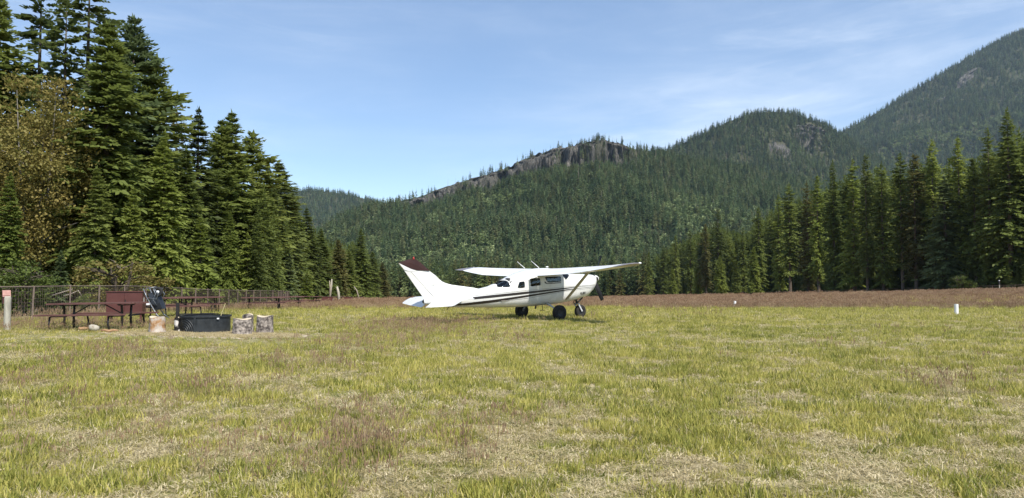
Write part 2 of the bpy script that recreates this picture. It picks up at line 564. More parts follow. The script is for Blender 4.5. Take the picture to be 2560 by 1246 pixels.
def resample(poly, step):
    out = []
    P = [Vector(p) for p in poly]
    acc = 0.0; nxt = 0.0
    for a, b in zip(P[:-1], P[1:]):
        l = (b - a).length
        while nxt <= acc + l:
            q = a + (b - a) * ((nxt - acc) / l); out.append((q.x, q.y)); nxt += step(q.y) if callable(step) else step
        acc += l
    return out


def fence_x(poly, Y):
    xs = [p[0] for p in poly]; ys = [p[1] for p in poly]
    if ys[0] > ys[-1]: xs, ys = xs[::-1], ys[::-1]
    return np.interp(Y, ys, xs)


# ------------------------------------------------------------------ the ground
def build_ground():
    na = 360
    rr = np.concatenate([[0.01], np.geomspace(1.5, 6000, 150)])
    # finer angular sampling towards the view
    ang = np.linspace(0, 2 * np.pi, na, endpoint=False)
    R, A = np.meshgrid(rr, ang, indexing='ij')
    X = R * np.sin(A); Y = R * np.cos(A)
    Z = gz(X, Y)
    v = np.stack([X, Y, Z], -1).reshape(-1, 3)
    i, k = np.meshgrid(np.arange(len(rr) - 1), np.arange(na), indexing='ij')
    k2 = (k + 1) % na
    f = np.stack([i * na + k, (i + 1) * na + k, (i + 1) * na + k2, i * na + k2], -1).reshape(-1, 4)
    f = f[:, ::-1]
    me = npmesh('ground', v, f)
    w = np.zeros(len(v))
    left = fence_x(LFENCE, v[:, 1]) - v[:, 0]
    right = v[:, 0] - fence_x(RFENCE, v[:, 1])
    fwd = v[:, 1] > 12
    w = np.maximum(w, np.where(fwd & (v[:, 1] < 420), sstep(2, 7, left), 0))
    w = np.maximum(w, np.where(v[:, 1] > 120, sstep(1, 8, right), 0))
    w = np.maximum(w, sstep(455, 480, v[:, 1]))
    a = me.attributes.new('woods', 'FLOAT', 'POINT')
    a.data.foreach_set('value', w.astype(np.float32))
    o = link('ground', me, MATS['ground'], smooth=True)
    tag(o, kind='structure')


build_ground()


# ------------------------------------------------------------------ hills
HILLS = {}


def hill(name, crest, foot, ncol=220, nrow=70, seed=1, prof=1.15, amp=20, cliffs=None, rocks=(), back=900, foot_z=-16):
    """crest: (px, py, depth) world silhouette; foot: (px, depth)"""
    cp = np.array([c[0] for c in crest], float)
    px = np.linspace(cp[0], cp[-1], ncol)
    py = np.interp(px, cp, [c[1] for c in crest]); D = np.interp(px, cp, [c[2] for c in crest])
    # soften the kinks
    for _ in range(2):
        py[1:-1] = (py[:-2] + 2 * py[1:-1] + py[2:]) / 4
    C = np.array([list(at(a, b, d)) for a, b, d in zip(px, py, D)])
    fpx = np.linspace(foot[0][0], foot[-1][0], ncol)
    fD = np.interp(fpx, [f[0] for f in foot], [f[1] for f in foot])
    Ft = np.stack([(fpx - W0 / 2) / F * fD, fD, np.full(ncol, foot_z)], -1)
    u = np.concatenate([np.linspace(0, .82, nrow // 2, endpoint=False), np.linspace(.82, 1, nrow - nrow // 2)])
    U = u[:, None, None]
    P = Ft[None] * (1 - U) + C[None] * U
    base = Ft[None, :, 2] + (C[None, :, 2] - Ft[None, :, 2]) * (u[:, None] ** prof)
    nz = (fbm(P[..., 0] / 260, P[..., 1] / 260, seed, 5) - .5) * 2
    rid = np.abs(fbm(P[..., 0] / 420 + 7, P[..., 1] / 420, seed + 40, 4) - .5) * 2
    env = np.sin(np.pi * u[:, None] ** 1.2) ** .8
    Z = base + amp * env * nz + amp * 1.3 * env * (rid - .3)
    rock = np.zeros((nrow, ncol))
    if cliffs:
        for (x0, x1, u0, u1, hgt_) in cliffs:
            win = sstep(x0, x0 + 60, px) * sstep(x1, x1 - 60, px)
            wob = (fbm(px / 22, px * 0 + seed, seed + 9, 4) - .5) * .07
            uu = u[:, None] + wob[None]
            step_ = sstep(u0, u0 + .014, uu)
            # drop the bench below the wall, so that the wall stands up steeply
            low = (1 - step_) * sstep(u0 - .35, u0, uu)
            Z = Z - hgt_ * low * win[None]
            rk = sstep(u0 - .06, u0 - .015, uu) * sstep(u1 + .02, u1 - .01, uu) * win[None]
            rock = np.maximum(rock, rk * (0.35 + .65 * sstep(.33, .5, fbm(P[..., 0] / 30, P[..., 2] / 30 + P[..., 1] / 60, seed + 3, 3))))
    for (rx, ru, sx, su) in rocks:
        q = np.exp(-(((px[None] - rx) / sx) ** 2 + ((u[:, None] - ru) / su) ** 2))
        q = q * (0.5 + fbm(P[..., 0] / 40, P[..., 1] / 40, seed + 77, 4))
        rock = np.maximum(rock, sstep(.38, .55, q))
    P[..., 2] = Z
    rows = [P]
    rk_all = [rock]
    dirn = np.stack([C[:, 0], C[:, 1]], -1); dirn /= np.linalg.norm(dirn, axis=1)[:, None]
    for q in (.12, .35, 1.0):
        B = C.copy()
        B[:, :2] += dirn * back * q
        B[:, 2] = C[:, 2] * (1 - .65 * q) + foot_z * .65 * q
        rows.append(B[None]); rk_all.append(np.zeros((1, ncol)))
    V = np.concatenate(rows, 0); RK = np.concatenate(rk_all, 0)
    n = V.shape[0]
    i, k = np.meshgrid(np.arange(n - 1), np.arange(ncol - 1), indexing='ij')
    f = np.stack([i * ncol + k, i * ncol + k + 1, (i + 1) * ncol + k + 1, (i + 1) * ncol + k], -1).reshape(-1, 4)
    # craggy relief on the rock
    jag = (np.abs(fbm(V[..., 0] / 17, V[..., 1] / 60 + V[..., 2] / 40, seed + 5, 4) - .5) * 2 - .25)
    V = V.copy()
    V[..., 1] += RK * jag * 75; V[..., 2] += RK * (fbm(V[..., 0] / 9, V[..., 1] / 9, seed + 8, 3) - .5) * 9
    me = npmesh(name, V.reshape(-1, 3), f)
    a = me.attributes.new('rock', 'FLOAT', 'POINT'); a.data.foreach_set('value', RK.ravel().astype(np.float32))
    o = link('hill', me, MATS['hill'], smooth=True)
    tag(o, kind='structure')
    HILLS[name] = (V[:nrow], rock, px, u)
    return o


hill('cliff_ridge', [(560, 690, 1300), (700, 655, 1330), (800, 592, 1400), (860, 552, 1440), (940, 512, 1480), (1010, 502, 1500), (1060, 489, 1500), (1100, 472, 1510), (1190, 444, 1520),
                     (1260, 424, 1530), (1330, 390, 1540), (1400, 369, 1550), (1470, 355, 1560), (1500, 351, 1565), (1540, 358, 1570), (1580, 372, 1580), (1640, 381, 1600),
                     (1700, 392, 1620), (1800, 410, 1650), (1950, 440, 1700), (2150, 480, 1750), (2400, 520, 1800), (2700, 560, 1850)],
     [(560, 640), (1280, 690), (2000, 720), (2700, 800)], ncol=620, nrow=130, seed=3, prof=1.12, amp=27,
     cliffs=[(1180, 1600, .93, .995, 42), (985, 1260, .94, .99, 30)], rocks=[(1350, .80, 45, .05), (1100, .885, 60, .03), (880, .97, 60, .03), (1050, .93, 60, .03)])
hill('dome', [(1500, 470, 2500), (1600, 400, 2500), (1680, 372, 2500), (1750, 340, 2500), (1820, 305, 2520), (1880, 284, 2540), (1930, 279, 2560), (1985, 286, 2580), (2030, 300, 2580),
              (2070, 318, 2600), (2100, 335, 2620), (2160, 372, 2640), (2250, 420, 2660), (2400, 480, 2700)],
     [(1500, 1780), (1900, 1850), (2400, 1900)], ncol=260, nrow=80, seed=11, prof=1.0, amp=34, foot_z=30,
     cliffs=[(1965, 2075, .83, .955, 40)], rocks=[(2010, .88, 26, .06), (1940, .70, 26, .045), (1965, .66, 14, .03), (2040, .93, 30, .03)])
hill('far_hill', [(520, 500, 3300), (640, 486, 3350), (720, 478, 3400), (780, 476, 3400), (850, 484, 3420), (900, 494, 3440), (960, 510, 3460), (1060, 545, 3500), (1200, 620, 3500)],
     [(520, 2000), (1200, 2100)], ncol=120, nrow=40, seed=21, prof=1.0, amp=30)
hill('great_slope', [(1950, 420, 3700), (2050, 360, 3700), (2095, 336, 3700), (2140, 312, 3720), (2200, 278, 3760), (2260, 240, 3800), (2330, 200, 3850), (2400, 158, 3900), (2460, 122, 3940), (2520, 92, 3980),
                     (2570, 72, 4000), (2700, 20, 4050), (2900, -40, 4100)],
     [(1950, 2100), (2900, 2200)], ncol=260, nrow=100, seed=31, prof=1.0, amp=80, foot_z=20,
     rocks=[(2415, .86, 30, .03), (2350, .82, 36, .02), (2100, .94, 18, .05), (2245, .62, 14, .02), (2540, .72, 30, .02)])


# ------------------------------------------------------------------ trees
def frame_from(d):
    up = np.zeros_like(d); up[:, 2] = 1
    s = np.cross(d, up); s /= np.maximum(np.linalg.norm(s, axis=1, keepdims=True), 1e-6)
    u = np.cross(s, d)
    return s, u


def diamonds(p, d, l, w, roll):
    """leaf-shaped quads: base p, direction d, length l, half width w"""
    s, u = frame_from(d)
    n = s * np.cos(roll)[:, None] + u * np.sin(roll)[:, None]
    mid = p + d * (l * .42)[:, None]
    V = np.stack([p, mid + n * w[:, None], p + d * l[:, None], mid - n * w[:, None]], 1)
    return V.reshape(-1, 3)


def conifer(seed, h=15.0, base=.06, rmax=2.4, nb=320, tw=9, shape=.85, droop=.25, twl=.34, gap=.0, width=.30, up_top=.5, lean=0.0, irr=.35, tmax=.6):
    rng = np.random.default_rng(seed)
    t = base + (1 - base) * (np.sort(rng.random(nb)) ** 1.0)
    # whorls with gaps
    nwh = max(8, int(h * 2.2))
    t = np.clip(t + .35 / nwh * np.sin(t * nwh * 2 * np.pi), 0, .995)
    uu = (t - base) / (1 - base)
    env = (1 - uu) ** shape * (0.78 + .22 * np.minimum(1, uu * 6)) * (1 - .25 * np.exp(-uu * 9))
    az0 = rng.random(nb) * 2 * np.pi
    lump = 1 + irr * (vnoise(az0 * 1.3 + seed, t * h * .45, seed) - .5) * 2
    Lb = np.maximum(rmax * env * lump * rng.uniform(.62, 1.08, nb), .14 * (1.2 - uu) + .06)
    keep = rng.random(nb) > gap * (vnoise(az0 * 1.5, t * h * .35, seed + 5) > .5)
    t, uu, Lb, az0 = t[keep], uu[keep], Lb[keep], az0[keep]
    nb = len(t)
    el = (-.12 - .22 * (1 - uu)) + (uu ** 2.2) * up_top * 1.7 + rng.normal(0, .09, nb)
    d = np.stack([np.cos(az0) * np.cos(el), np.sin(az0) * np.cos(el), np.sin(el)], -1)
    p0 = np.stack([lean * (t ** 2) * h, 0 * t, t * h], -1)
    # twigs
    s = np.tile(np.linspace(.16, 1.0, tw), (nb, 1)) + rng.uniform(-.04, .04, (nb, tw))
    s = np.clip(s, .08, 1.0)
    side = np.where(np.arange(tw) % 2 == 0, 1, -1)[None, :] * np.ones((nb, 1))
    side[:, -1] = 0
    sag = -droop * (s ** 2) + .10 * droop * s ** 6 * 4
    P = p0[:, None] + d[:, None] * (s * Lb[:, None])[..., None]
    P[..., 2] += sag * Lb[:, None]
    dd = np.repeat(d[:, None], tw, 1)
    slope = -2 * droop * s + .5 * droop * s ** 5
    dd = dd.copy(); dd[..., 2] += slope * .8
    perp = np.stack([-np.sin(az0), np.cos(az0), 0 * az0], -1)[:, None]
    ang = rng.uniform(.55, 1.05, (nb, tw)) * side
    td = dd * np.cos(ang)[..., None] + perp * np.sin(ang)[..., None]
    td[..., 2] += rng.normal(-.05, .16, (nb, tw))
    td /= np.linalg.norm(td, axis=-1, keepdims=True)
    tl = (twl * Lb[:, None] * (1.25 - .75 * s) + .10) * rng.uniform(.75, 1.25, (nb, tw))
    tl = np.minimum(tl, tmax)
    ww = tl * width * rng.uniform(.8, 1.3, (nb, tw))
    V = diamonds(P.reshape(-1, 3), td.reshape(-1, 3), tl.ravel(), ww.ravel(), rng.normal(0, .55, nb * tw))
    # top leader
    k = 6
    az = rng.random(k) * 6.28
    pd = np.stack([np.cos(az) * .25, np.sin(az) * .25, np.ones(k)], -1); pd /= np.linalg.norm(pd, axis=1, keepdims=True)
    pp = np.stack([np.full(k, lean * h), np.zeros(k), h * (1 - np.linspace(.0, .05, k) - .01)], -1)
    V2 = diamonds(pp, pd, np.full(k, h * .03 + .1), np.full(k, .05 + h * .002), rng.random(k) * 3)
    V = np.concatenate([V, V2])
    f = np.arange(len(V)).reshape(-1, 4)
    crown = npmesh('crown', V, f)
    mb = MB()
    zs = [0, .03 * h, .3 * h, .6 * h, .85 * h, .98 * h]
    r0 = .011 * h + .05
    mb.tube([(lean * (z / h) ** 2 * h, 0, z - .15) for z in zs], [r0 * 1.25, r0, r0 * .78, r0 * .5, r0 * .22, .015], n=9)
    # dead lower limbs
    for q in range(10):
        z = rng.uniform(.04, max(base + .12, .16)) * h; a = rng.random() * 6.28; l = rng.uniform(.3, .7) * rmax * .7
        mb.tube([(0, 0, z), (math.cos(a) * l, math.sin(a) * l, z - .1 * l + rng.normal(0, .1))], [.03, .008], n=4, cap=False)
    trunk = mb.mesh('trunk')
    trunk.polygons.foreach_set('use_smooth', [True] * len(trunk.polygons))
    return trunk, crown


def broadleaf(seed, h=9.0, rx=2.6, crown_lo=.2, n_cl=130, leaves=70, leaf=.11, stems=3, clump=.55):
    rng = np.random.default_rng(seed)
    mb = MB()
    tips = []
    for k in range(stems):
        a = k * 6.28 / stems + rng.random()
        x1, y1 = math.cos(a) * rx * .35, math.sin(a) * rx * .35
        p = [(math.cos(a) * .12, math.sin(a) * .12, -.1), (x1 * .4, y1 * .4, h * .3), (x1 * .8, y1 * .8, h * .6), (x1, y1, h * .9)]
        mb.tube(p, [.09, .07, .045, .015], n=7)
    for k in range(26):
        a = rng.random() * 6.28; z = rng.uniform(.2, .8) * h; l = rx * rng.uniform(.5, .95)
        mb.tube([(0.1 * math.cos(a), 0.1 * math.sin(a), z), (math.cos(a) * l * .5, math.sin(a) * l * .5, z + l * .25), (math.cos(a) * l, math.sin(a) * l, z + l * .35)], [.04, .025, .008], n=4, cap=False)
    trunk = mb.mesh('trunk')
    # clumps on an uneven egg
    a = rng.random(n_cl) * 6.28; c = rng.uniform(-1, 1, n_cl); rad = rng.random(n_cl) ** .35
    z = crown_lo * h + (h - crown_lo * h) * (c * rad * .5 + .5)
    lump = .72 + .5 * vnoise(a * 1.2 + 3, z * .7, seed)
    rr = rx * np.sqrt(np.maximum(1 - c * c, .02)) * rad * lump
    cen = np.stack([np.cos(a) * rr, np.sin(a) * rr, z], -1)
    P = cen[:, None] + rng.normal(0, 1, (n_cl, leaves, 3)) * np.array([clump * .5, clump * .5, clump * .28]) * rng.uniform(.6, 1.3, (n_cl, 1, 1))
    P = P.reshape(-1, 3); P[:, 2] = np.maximum(P[:, 2], .12)
    d = rng.normal(0, 1, (len(P), 3)); d[:, 2] = d[:, 2] * .5 - .3; d /= np.linalg.norm(d, axis=1, keepdims=True)
    l = leaf * rng.uniform(.7, 1.4, len(P))
    V = diamonds(P, d, l, l * .42, rng.normal(0, .6, len(P)))
    crown = npmesh('crown', V, np.arange(len(V)).reshape(-1, 4))
    return trunk, crown


TREE_LIB = {}


def tree_obj(key, kind, mat, barkm, px, top, D, label, wid=1.0, rot=None, cat='tree', group=None, name=None, X=None):
    """place an individual tree: base on the ground at (px, D), top at pixel row top"""
    if key not in TREE_LIB:
        TREE_LIB[key] = kind()
    tr, cr, h0 = TREE_LIB[key]
    x = xat(px, D) if X is None else X
    z0 = gzf(x, D)
    H = hgt(top, D) - z0
    s = H / h0
    rng = random.Random(int(px * 7 + D * 13))
    o = empty(name or ('conifer_tree' if key[0] != 'm' else 'maple_tree'), (x, D, z0 - .02), rng.random() * 6.28 if rot is None else rot)
    o.scale = (s * wid, s * wid, s)
    t = link('trunk', tr, None, o); c = link('crown', cr, None, o)
    for ob, mt in ((t, barkm), (c, mat)):
        if not ob.data.materials: ob.data.materials.append(None)
        ob.material_slots[0].link = 'OBJECT'; ob.material_slots[0].material = MATS[mt]
    tag(o, label, cat, group)
    return o


def lib(seed, **k):
    def f():
        t, c = conifer(seed, **k)
        return t, c, k.get('h', 15.0)
    return f


def libb(seed, **k):
    def f():
        t, c = broadleaf(seed, **k)
        return t, c, k.get('h', 9.0)
    return f


K = {  # kinds of near tree
    'pine1': lib(1, h=18, base=.20, rmax=2.6, nb=340, tw=12, shape=.36, droop=.12, gap=.7, irr=.65, twl=.28, width=.36, up_top=.25),
    'pine2': lib(2, h=18, base=.24, rmax=2.3, nb=320, tw=12, shape=.34, droop=.10, gap=.72, irr=.7, twl=.28, width=.36, up_top=.2),
    'pine3': lib(9, h=20, base=.28, rmax=3.5, nb=260, tw=14, shape=.34, droop=.05, gap=.75, irr=.65, twl=.24, width=.30, up_top=.15),
    'fir1': lib(3, h=15, base=.03, rmax=3.0, nb=820, tw=19, shape=.62, droop=.26, irr=.55, twl=.30, width=.20),
    'fir2': lib(4, h=15, base=.03, rmax=2.7, nb=820, tw=19, shape=.52, droop=.30, irr=.6, twl=.30, width=.20),
    'fir3': lib(5, h=14, base=.05, rmax=2.4, nb=760, tw=17, shape=.45, droop=.18, irr=.6, gap=.3, twl=.30, width=.22, up_top=.6),
    'spruce': lib(6, h=15, base=.04, rmax=2.3, nb=760, tw=16, shape=.70, droop=.36, irr=.5, gap=.2, twl=.30, width=.20),
    'young': lib(7, h=6, base=.02, rmax=2.0, nb=380, tw=16, shape=.8, droop=.15, irr=.35, up_top=.6, twl=.3, width=.2),
    'young2': lib(8, h=6, base=.02, rmax=1.8, nb=360, tw=16, shape=.75, droop=.2, irr=.35, up_top=.6, twl=.3, width=.2),
    'tall1': lib(11, h=34, base=.08, rmax=4.1, nb=700, tw=10, shape=.55, droop=.28, irr=.6, gap=.25, twl=.32, tmax=.9),
    'tall2': lib(12, h=34, base=.13, rmax=3.9, nb=680, tw=10, shape=.44, droop=.32, irr=.65, gap=.3, twl=.32, tmax=.9),
    'tall3': lib(13, h=34, base=.05, rmax=4.7, nb=760, tw=10, shape=.62, droop=.28, irr=.55, gap=.2, twl=.32, tmax=.9),
    'tall4': lib(14, h=34, base=.20, rmax=3.5, nb=600, tw=10, shape=.40, droop=.22, irr=.65, gap=.4, twl=.32, tmax=.9),
    'maple': libb(21, h=11, rx=3.3, crown_lo=.10, n_cl=260, leaves=120, leaf=.13, clump=.75),
    'bush': libb(22, h=3, rx=1.7, crown_lo=.05, n_cl=70, leaves=60, leaf=.11, clump=.4, stems=4),
    'bush2': libb(23, h=3, rx=1.5, crown_lo=.05, n_cl=60, leaves=55, leaf=.12, clump=.42, stems=4),
}


def T(key, mat, px, top, D, label, wid=1.0, bark='bark', **k):
    return tree_obj(key, K[key], mat, bark, px, top, D, label, wid, **k)


def left_trees():
    g = 'conifers along the left fence'
    R = [
        ('fir1', 'needle_mid', -25, -40, 41, 'light green fir cut off by the upper left edge', 1.0),
        ('pine1', 'needle_dark', 85, -70, 46, 'tall gappy pine with bare limbs rising above the brown maple', .9),
        ('pine2', 'needle_dark', 150, 0, 45, 'slim dark pine between the two tallest pines at left', .95),
        ('pine3', 'needle_dark', 207, -110, 48, 'tallest dark pine, its trunk bare against the sky, top cut off', .9),
        ('fir2', 'needle_mid', 258, 60, 39, 'broad dense green fir right of the bare pine trunk', 1.12),
        ('fir3', 'needle_blue', 322, 48, 46, 'grey green conifer with brushy rounded top beside dense fir', 1.05),
        ('fir3', 'needle_mid', 380, 148, 47, 'rounded grey green conifer stepping down right of the tallest group', 1.2),
        ('fir1', 'needle_light', 405, 330, 40, 'large bright green fir behind the brown steel locker', .95),
        ('pine2', 'needle_olive', 435, 235, 55, 'thin half bare conifer on the falling skyline', .8),
        ('spruce', 'needle_dark', 490, 272, 55, 'narrow pointed spruce with open top above picnic tables', 1.2),
        ('fir2', 'needle_mid', 462, 375, 46, 'dense green fir left of the narrow pointed spruce', .9),
        ('fir3', 'needle_mid', 548, 305, 61, 'dark conifer with shoulder just left of the twin top', 1.25),
        ('fir2', 'needle_mid', 575, 282, 62, 'highest of the twin tops right of the sky notch', 1.0),
        ('fir3', 'needle_mid', 628, 334, 66, 'conifer with small dark cone cluster on top', 1.4),
        ('fir1', 'needle_dark', 664, 398, 70, 'dense dark fir below the skyline right of the cone topped tree', 1.0),
        ('fir2', 'needle_dark', 694, 408, 77, 'last dark spruce before the distant forested hill', 1.5),
        ('fir2', 'needle_mid', 735, 498, 88, 'mid green fir standing against the far hill', 1.15),
        ('spruce', 'needle_dark', 765, 520, 92, 'dark layered spruce with tiers of drooping boughs', 1.5),
        ('fir1', 'needle_mid', 802, 572, 112, 'olive green fir left of the forked grey snag', 1.3),
        ('fir2', 'needle_olive', 845, 600, 130, 'soft olive conifer behind the leaning pale pole', 1.3),
        ('spruce', 'needle_mid', 902, 574, 165, 'pointed spruce rising alone near the end of the left fence', 1.5),
        ('fir1', 'needle_mid', 872, 625, 150, 'rounded fir left of the lone pointed spruce', 1.3),
        ('fir2', 'needle_mid', 930, 630, 210, 'small fir right of the lone pointed spruce', 1.3),
        ('fir1', 'needle_olive', 955, 655, 250, 'last small fir where the left woods meet the field', 1.3),
        ('fir1', 'needle_light', 20, 430, 32, 'yellow green fir at left edge above the pink roofed box', .82),
        ('young', 'needle_blue', 152, 628, 31.5, 'young blue green fir behind the fence right of the old post', .80),
        ('fir2', 'needle_mid', 235, 420, 36, 'shaded fir with deep gaps right of the brown maple', .9),
        ('fir2', 'needle_light', 330, 470, 37.5, 'leaning mid green fir above the golden shrub', .8),
        ('young', 'needle_light', 500, 545, 44, 'yellow green fir boughs low behind the first picnic tables', 1.0),
        ('fir1', 'needle_light', 575, 530, 53, 'bright green young fir in the middle of the left woods', .72),
        ('young2', 'needle_light', 618, 585, 54, 'light green small fir just right of the bright young fir', 1.0),
        ('young', 'needle_blue', 722, 636, 68, 'small pale blue green fir standing free above the fence', 1.05),
        ('young2', 'needle_light', 768, 680, 76, 'smallest yellow green fir beside the pale blue green one', 1.1),
        ('young', 'needle_dark', 845, 675, 128, 'small dark fir behind the leaning pale pole', .9),
        ('young2', 'needle_mid', 665, 560, 62, 'mid green young fir left of the pale blue green one', .9),
        ('fir3', 'needle_mid', 540, 430, 57, 'plain mid green fir under the twin tops', 1.1),
    ]
    for key, mt, px, top, D, lab, w in R:
        T(key, mt, px, top, D, lab, w, group=g)
    T('maple', 'maple_leaf', 88, 175, 37, 'bronze brown broadleaf tree between firs at far left', .80, bark='bark_grey', name='broadleaf_tree')
    T('bush', 'shrub_gold', 300, 640, 33.5, 'golden brown shrub behind fence above the brown steel locker', 1.25, cat='shrub', name='shrub')
    T('bush2', 'shrub_leaf', 60, 650, 29.5, 'green shrub behind fence just right of the pink roofed box', 1.0, cat='shrub', name='shrub')
    T('bush2', 'shrub_leaf', 215, 735, 29.8, 'low yellow green shrub growing through the fence wires', .9, cat='shrub', name='shrub')


def right_trees():
    g = 'tall conifers along the right fence'
    R = [
        ('tall3', 'needle_mid', 2600, 300, 152, 'great dark conifer cut off by the right edge', 1.1),
        ('tall3', 'needle_mid', 2528, 275, 154, 'highest conifer of the right row with broad dark flanks', 1.15),
        ('tall1', 'needle_mid', 2478, 320, 160, 'dark conifer tucked against the highest one of the right row', 1.0),
        ('tall2', 'needle_mid', 2440, 395, 164, 'green topped conifer left of the highest pair', 1.0),
        ('tall2', 'needle_light', 2402, 345, 168, 'slim sharp conifer with bare pale lower trunk', .9),
        ('spruce', 'needle_blue', 2365, 440, 168, 'pale layered conifer between two slim sharp ones', 1.4),
        ('tall4', 'needle_light', 2336, 350, 176, 'bright green narrow conifer, sharpest of the row', .9),
        ('tall2', 'needle_olive', 2290, 388, 178, 'grey brown thinning conifer with dead limbs', 1.05),
        ('tall4', 'needle_mid', 2256, 385, 182, 'narrow green conifer left of the thinning grey brown one', 1.0),
        ('tall1', 'needle_mid', 2208, 408, 188, 'evenly tapered conifer above the right end of the field dots', 1.0),
        ('tall2', 'needle_dark', 2168, 388, 192, 'thin dark pointed conifer with clear trunk base', .8),
        ('tall1', 'needle_light', 2136, 398, 198, 'wide bright flanked conifer beside the thin dark one', 1.1),
        ('tall3', 'needle_mid', 2086, 402, 206, 'first full height conifer where the row steps up', .85),
        ('tall2', 'needle_light', 2046, 440, 216, 'two headed green conifer on the step of the row', 1.0),
        ('tall1', 'needle_olive', 2020, 455, 222, 'olive conifer with pale dead twigs low down', .95),
        ('tall4', 'needle_mid', 1975, 462, 236, 'narrow conifer left of the olive one', 1.1),
        ('tall1', 'needle_light', 1948, 488, 244, 'leftmost of the tall dark trees right of the low white post', .95),
        ('tall2', 'needle_mid', 1898, 520, 268, 'conifer standing left of the dark tall group', 1.05),
        ('fir2', 'needle_light', 1885, 618, 262, 'low wide light green conifer in front of the tall group', 1.0),
        ('tall1', 'needle_mid', 1858, 568, 290, 'mid height conifer above the low white post', .95),
        ('tall1', 'needle_dark', 1796, 522, 320, 'sharp dark conifer standing over its neighbours near mid field', .95),
        ('tall2', 'needle_olive', 1765, 560, 330, 'olive conifer left of the sharp dark one', 1.0),
        ('tall1', 'needle_mid', 1726, 575, 356, 'round shouldered conifer in the fading part of the row', 1.0),
        ('tall2', 'needle_mid', 1690, 590, 380, 'thin conifer second from the round shouldered one', 1.0),
        ('tall1', 'needle_mid', 1658, 615, 405, 'small looking conifer right of the wing tip', 1.1),
        ('tall3', 'needle_mid', 1622, 628, 430, 'conifer directly behind the right wing tip', 1.0),
        ('fir1', 'needle_light', 1680, 668, 372, 'light green young conifer low in the row right of wing tip', 1.0),
        ('fir2', 'needle_light', 1745, 660, 335, 'pale green young conifer under the round shouldered one', 1.1),
        ('fir1', 'needle_light', 1800, 640, 305, 'soft green conifer under the sharp dark one', 1.1),
        ('fir1', 'needle_mid', 1840, 650, 285, 'bushy conifer low in the row above the low white post', 1.0),
    ]
    for key, mt, px, top, D, lab, w in R:
        T(key, mt, px, top, D + 2, lab, w, group=g)
    T('bush', 'shrub_leaf', 2400, 684, 160, 'bright green bush at the foot of the pale bare trunk', 1.0, cat='shrub', name='shrub')
    T('bush2', 'shrub_leaf', 2425, 700, 158, 'small bright bush right of the pale bare trunk', .9, cat='shrub', name='shrub')
    T('bush2', 'shrub_leaf', 2535, 700, 153, 'dull bush behind the fence at the right edge', 1.3, cat='shrub', name='shrub')


left_trees()
right_trees()


# ------------------------------------------------------------------ instanced stuff
def scatter(name, pts, rots, scl, idx, sources, label):
    """one object whose points carry copies of the source meshes (geometry nodes)"""
    coll = bpy.data.collections.new(name + '_sources')
    for s in sources: coll.objects.link(s)
    me = bpy.data.meshes.new(name)
    me.vertices.add(len(pts)); me.vertices.foreach_set('co', np.asarray(pts, np.float32).ravel())
    a = me.attributes.new('rot', 'FLOAT_VECTOR', 'POINT'); a.data.foreach_set('vector', np.asarray(rots, np.float32).ravel())
    a = me.attributes.new('scl', 'FLOAT_VECTOR', 'POINT'); a.data.foreach_set('vector', np.asarray(scl, np.float32).ravel())
    a = me.attributes.new('idx', 'INT', 'POINT'); a.data.foreach_set('value', np.asarray(idx, np.int32).ravel())
    o = bpy.data.objects.new(name, me); COL.objects.link(o)
    ng = bpy.data.node_groups.new(name, 'GeometryNodeTree')
    ng.interface.new_socket('Geometry', in_out='INPUT', socket_type='NodeSocketGeometry')
    ng.interface.new_socket('Geometry', in_out='OUTPUT', socket_type='NodeSocketGeometry')
    N, L = ng.nodes.new, ng.links.new
    gi, go = N('NodeGroupInput'), N('NodeGroupOutput')
    mp = N('GeometryNodeMeshToPoints'); mp.inputs['Radius'].default_value = 0.001
    L(gi.outputs[0], mp.inputs[0])
    iop = N('GeometryNodeInstanceOnPoints')
    ci = N('GeometryNodeCollectionInfo'); ci.inputs['Collection'].default_value = coll
    ci.inputs['Separate Children'].default_value = True; ci.inputs['Reset Children'].default_value = True

    def na(n_, t):
        q = N('GeometryNodeInputNamedAttribute'); q.data_type = t; q.inputs[0].default_value = n_
        return q.outputs[0]
    e2r = N('FunctionNodeEulerToRotation')
    L(na('rot', 'FLOAT_VECTOR'), e2r.inputs[0])
    L(mp.outputs[0], iop.inputs['Points']); L(ci.outputs[0], iop.inputs['Instance'])
    iop.inputs['Pick Instance'].default_value = True
    L(na('idx', 'INT'), iop.inputs['Instance Index'])
    L(e2r.outputs[0], iop.inputs['Rotation']); L(na('scl', 'FLOAT_VECTOR'), iop.inputs['Scale'])
    L(iop.outputs[0], go.inputs[0])
    md = o.modifiers.new('scatter', 'NODES'); md.node_group = ng
    tag(o, label, kind='stuff')
    return o


def src(name, me, mat):
    if not me.materials: me.materials.append(MATS[mat])
    return bpy.data.objects.new(name, me)


def mid_conifer(seed, **k):
    t, c = conifer(seed, **k)
    h = k['h']
    nv = len(c.vertices)
    co = np.empty(nv * 3, np.float32); c.vertices.foreach_get('co', co)
    co = co.reshape(-1, 3) / h
    return npmesh('mid_conifer', co, np.arange(nv).reshape(-1, 4))


def far_broad(seed):
    rng = np.random.default_rng(seed)
    n = 110
    d = rng.normal(0, 1, (n, 3)); d /= np.linalg.norm(d, axis=1, keepdims=True)
    P = d * np.array([.26, .26, .36]) * rng.uniform(.55, 1.0, (n, 1)) + np.array([0, 0, .58])
    dd = d + rng.normal(0, .6, (n, 3)); dd /= np.linalg.norm(dd, axis=1, keepdims=True)
    V = diamonds(P, dd, rng.uniform(.10, .2, n), rng.uniform(.05, .09, n), rng.normal(0, .8, n))
    return npmesh('far_broad', V, np.arange(len(V)).reshape(-1, 4))


